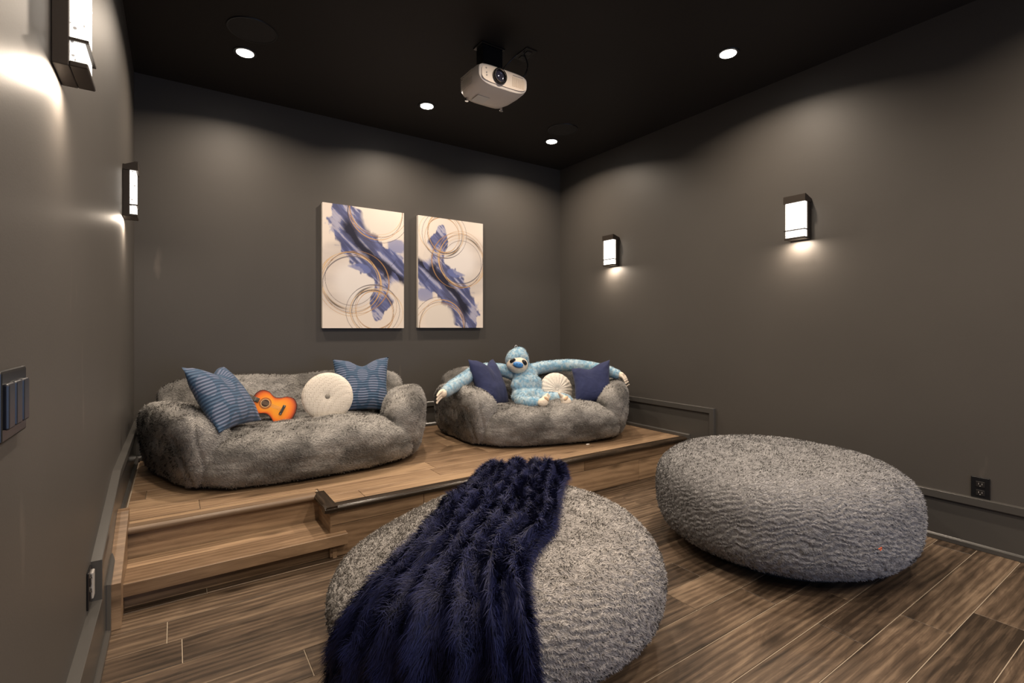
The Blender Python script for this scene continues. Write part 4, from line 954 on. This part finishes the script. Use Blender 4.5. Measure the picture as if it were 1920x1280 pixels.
def sloth():
    org = Vector((2.47, 3.40, 0.49)); root = empty('plush_sloth', org+Vector((-0.125, -0.175, 0.012)))
    tag(root, 'light blue plush sloth sitting mid-sofa with long arms spread along the backrest', 'plush toy')
    W3 = lambda *p: Vector(p)-org
    parts = []
    parts += [(W3(2.475, 3.40, 0.545), (0.160, 0.098, 0.085), None), (W3(2.490, 3.44, 0.63), (0.150, 0.092, 0.10), None), (W3(2.505, 3.49, 0.71), (0.122, 0.076, 0.07), None)]
    parts += chain([(W3(2.47, 3.45, 0.57)), W3(2.505, 3.51, 0.72), W3(2.50, 3.53, 0.78)], [0.105, 0.078, 0.070])
    hc = W3(2.43, 3.49, 0.832); hq = Matrix.Rotation(math.radians(-14), 4, 'Y')
    parts += [(hc, (0.106, 0.084, 0.100), hq), (hc+Vector((-0.006, -0.020, -0.030)), (0.100, 0.072, 0.064), hq), (hc+Vector((0.016, 0.01, 0.050)), (0.074, 0.064, 0.055), hq)]
    parts += chain([W3(2.55, 3.52, 0.72), W3(2.66, 3.54, 0.745), W3(2.82, 3.51, 0.765), W3(2.97, 3.38, 0.770), W3(3.08, 3.20, 0.745), W3(3.12, 3.06, 0.715)], [0.062, 0.055, 0.052, 0.053, 0.050, 0.042])
    parts += chain([W3(2.43, 3.54, 0.715), W3(2.36, 3.60, 0.745), W3(2.25, 3.66, 0.755), W3(2.10, 3.60, 0.745), W3(1.95, 3.50, 0.705), W3(1.80, 3.41, 0.665), W3(1.73, 3.37, 0.640)], [0.060, 0.055, 0.052, 0.053, 0.053, 0.050, 0.042])
    parts += chain([W3(2.40, 3.36, 0.53), W3(2.30, 3.25, 0.535), W3(2.30, 3.15, 0.54), W3(2.34, 3.11, 0.545)], [0.058, 0.052, 0.046, 0.040])
    parts += chain([W3(2.53, 3.34, 0.53), W3(2.65, 3.22, 0.53), W3(2.63, 3.10, 0.53), W3(2.57, 3.06, 0.535)], [0.058, 0.050, 0.044, 0.036])
    V, F_ = remesh(parts, 0.0075, 5); N_, A_ = normals_of(V, F_)
    def colf(B, NN, rng):
        m_ = fbm(B*np.array([60, 60, 50]), 31, 3); k = np.clip((m_-0.34)/0.32, 0, 1)[:, None]
        c = np.array([0.27, 0.52, 0.72])*(1-k)+np.array([0.58, 0.73, 0.81])*k; c = c*rng.uniform(0.88, 1.1, len(B))[:, None]; return c*0.8, c*1.08
    flow = lambda B, NN: np.stack([0.5*(fbm(B*9, 51)-.5), 0*B[:, 0]-0.1, -1+0*B[:, 0]], 1)
    fr = fur(V, F_, N_, A_, 30000, 0.0095, 0.0026, flow, 0.6, 0.3, colf, clump=(60, 0.6))
    cr, ct = colf(V, N_, np.random.default_rng(1)); big_mesh('body', V, F_, N_, cr, [fr], attr_mat('blue_plush', 0.95, 0.3, 0.1), root)
    M_cream = plain('cream_plush', (0.76, 0.66, 0.54), 0.95, bump=(300, 0.5, 0.002)); M_tan = plain('tan_felt', (0.60, 0.42, 0.27), 0.95)
    # face frame: faces the camera side, tilted
    fw = Vector((-0.50, -0.84, -0.10)).normalized(); upv = Vector((0.24, 0, 1)); rt = upv.cross(fw).normalized()*-1; rt = fw.cross(upv).normalized(); upv = rt.cross(fw).normalized()
    Fm = Matrix(((rt.x, upv.x, fw.x, 0), (rt.y, upv.y, fw.y, 0), (rt.z, upv.z, fw.z, 0), (0, 0, 0, 1)))   # x right, y up, z out of the face
    Mh = Matrix.Translation(hc+Vector((-0.004, -0.008, -0.012))) @ Fm
    def blob(name, x, y, z, rx, ry, rz_, mat, rot=0, par=root, sub=3):
        bm = bmesh.new(); bmesh.ops.create_icosphere(bm, subdivisions=sub, radius=1, matrix=Mh @ Matrix.Scale(1.32, 4) @ Matrix.Translation((x, y, z)) @ Matrix.Rotation(math.radians(rot), 4, 'Z') @ Matrix.Diagonal((rx, ry, rz_, 1)))
        return obj(name, bm, mat, par, True)
    face = blob('face', 0.0, -0.014, 0.012, 0.067, 0.057, 0.068, M_cream, 0, root, 4)
    for sx in (-1, 1):
        e = blob('eye_patch', sx*0.036, 0.010-0.002*sx, 0.064, 0.020, 0.0125, 0.008, M_black, -sx*42, face)
        blob('eye', sx*0.030, 0.016, 0.0715, 0.0055, 0.0055, 0.003, plain('eye_gloss', (0.02, 0.015, 0.012), 0.05, spec=1), 0, face)
    M_nosem = plain('nose_blue', (0.055, 0.24, 0.60), 0.45)
    nose = blob('nose', 0, -0.006, 0.078, 0.032, 0.017, 0.014, M_nosem, 0, face)
    for sx in (-1, 1): blob('nostril', sx*0.009, -0.001, 0.0895, 0.0035, 0.003, 0.0025, plain('nostril', (0.01, 0.03, 0.10), 0.5), 0, face)
    bm = bmesh.new(); tube(bm, [Mh @ Matrix.Scale(1.32, 4) @ Vector((x, -0.024+7.5*x*x, 0.0825-12*x*x)) for x in np.linspace(-0.034, 0.034, 13)], 0.0024, 6); obj('mouth', bm, plain('mouth_thread', (0.03, 0.05, 0.10), 0.6), face, True)
    # hanging loop on the head
    bm = bmesh.new(); top = hc+Vector((-0.012, 0, 0.093)); tube(bm, [top+Vector((0.012*math.cos(a), 0, 0.012+0.014*math.sin(a))) for a in np.linspace(-1.2, 4.34, 18)], 0.0018, 6); obj('hanging_loop', bm, plain('loop_cord', (0.7, 0.7, 0.72), 0.6), root, True)
    # hands (three long fingers each) and feet with tan soles
    def paw(name, base, d, side_v, size, curl):
        d = Vector(d).normalized(); sv = Vector(side_v); sv = (sv-d*sv.dot(d)).normalized(); nv = d.cross(sv); pts = [(base+d*size*0.1, size*0.55, None), (base+d*size*0.55, size*0.56, None)]
        for k in (-1, 0, 1):
            b0 = base+d*size*0.75+sv*k*size*0.36
            for j in range(7): pts.append((b0+d*size*0.17*j+sv*k*0.02*size*j-Vector((0, 0, 1))*curl*size*0.035*j*j, size*(0.27-0.022*j), None))
        V_, F2 = remesh(pts, 0.0032, 2); bm = bmesh.new(); vs = [bm.verts.new(v) for v in V_]
        for f in F2:
            try: bm.faces.new([vs[i] for i in dict.fromkeys(f.tolist())])
            except ValueError: pass
        return obj(name, bm, M_cream, root, True)
    paw('hand', W3(1.715, 3.365, 0.635), (-0.85, -0.5, -0.18), (0.3, 0, 1), 0.056, 0.3)
    paw('hand', W3(3.125, 3.045, 0.715), (0.35, -0.85, -0.30), (1, 0.3, 0.2), 0.048, 1.0)
    def foot(x, y, z, dx, dy, tilt):
        bm = bmesh.new(); Mx_ = Matrix.Translation(W3(x, y, z)) @ Matrix.Rotation(tilt, 4, 'Y') @ Matrix.Rotation(math.radians(-15), 4, 'X')
        parts_ = [(Mx_ @ Vector((0, 0, 0)), (0.046, 0.030, 0.036), None), (Mx_ @ Vector((dx*0.022, 0, 0.020)), (0.030, 0.026, 0.030), None)]
        for k in (-1, 0, 1):
            for j in range(4): parts_.append((Mx_ @ Vector((dx*(0.036+0.008*j)+k*0.010, k*0.004, 0.030+0.006*j-k*0.010)), 0.013-0.0012*j, None))
        V_, F2 = remesh(parts_, 0.0035, 3); vs = [bm.verts.new(v) for v in V_]
        for f in F2:
            try: bm.faces.new([vs[i] for i in dict.fromkeys(f.tolist())])
            except ValueError: pass
        ft = obj('foot', bm, M_cream, root, True)
        bm = bmesh.new(); bmesh.ops.create_icosphere(bm, subdivisions=3, radius=1, matrix=Mx_ @ Matrix.Translation((dx*0.020, -0.024, 0.022)) @ Matrix.Rotation(dx*0.7, 4, 'Y') @ Matrix.Diagonal((0.024, 0.008, 0.012, 1))); obj('sole', bm, M_tan, ft, True)
    foot(2.365, 3.065, 0.545, 1, 0, 0.0); foot(2.545, 3.015, 0.540, -1, 0, 0.15)
sloth()

# small white scrap on the platform in front of the far sofa
bm = bmesh.new(); bx(bm, -0.014, 0.014, -0.006, 0.006, 0, 0.007, 0.0015, 1); o = obj('care_label', bm, M_white); o.location = (2.497, 2.690, PT+0.0005); tag(o, 'tiny white folded tag on the platform in front of the far sofa', 'tag')
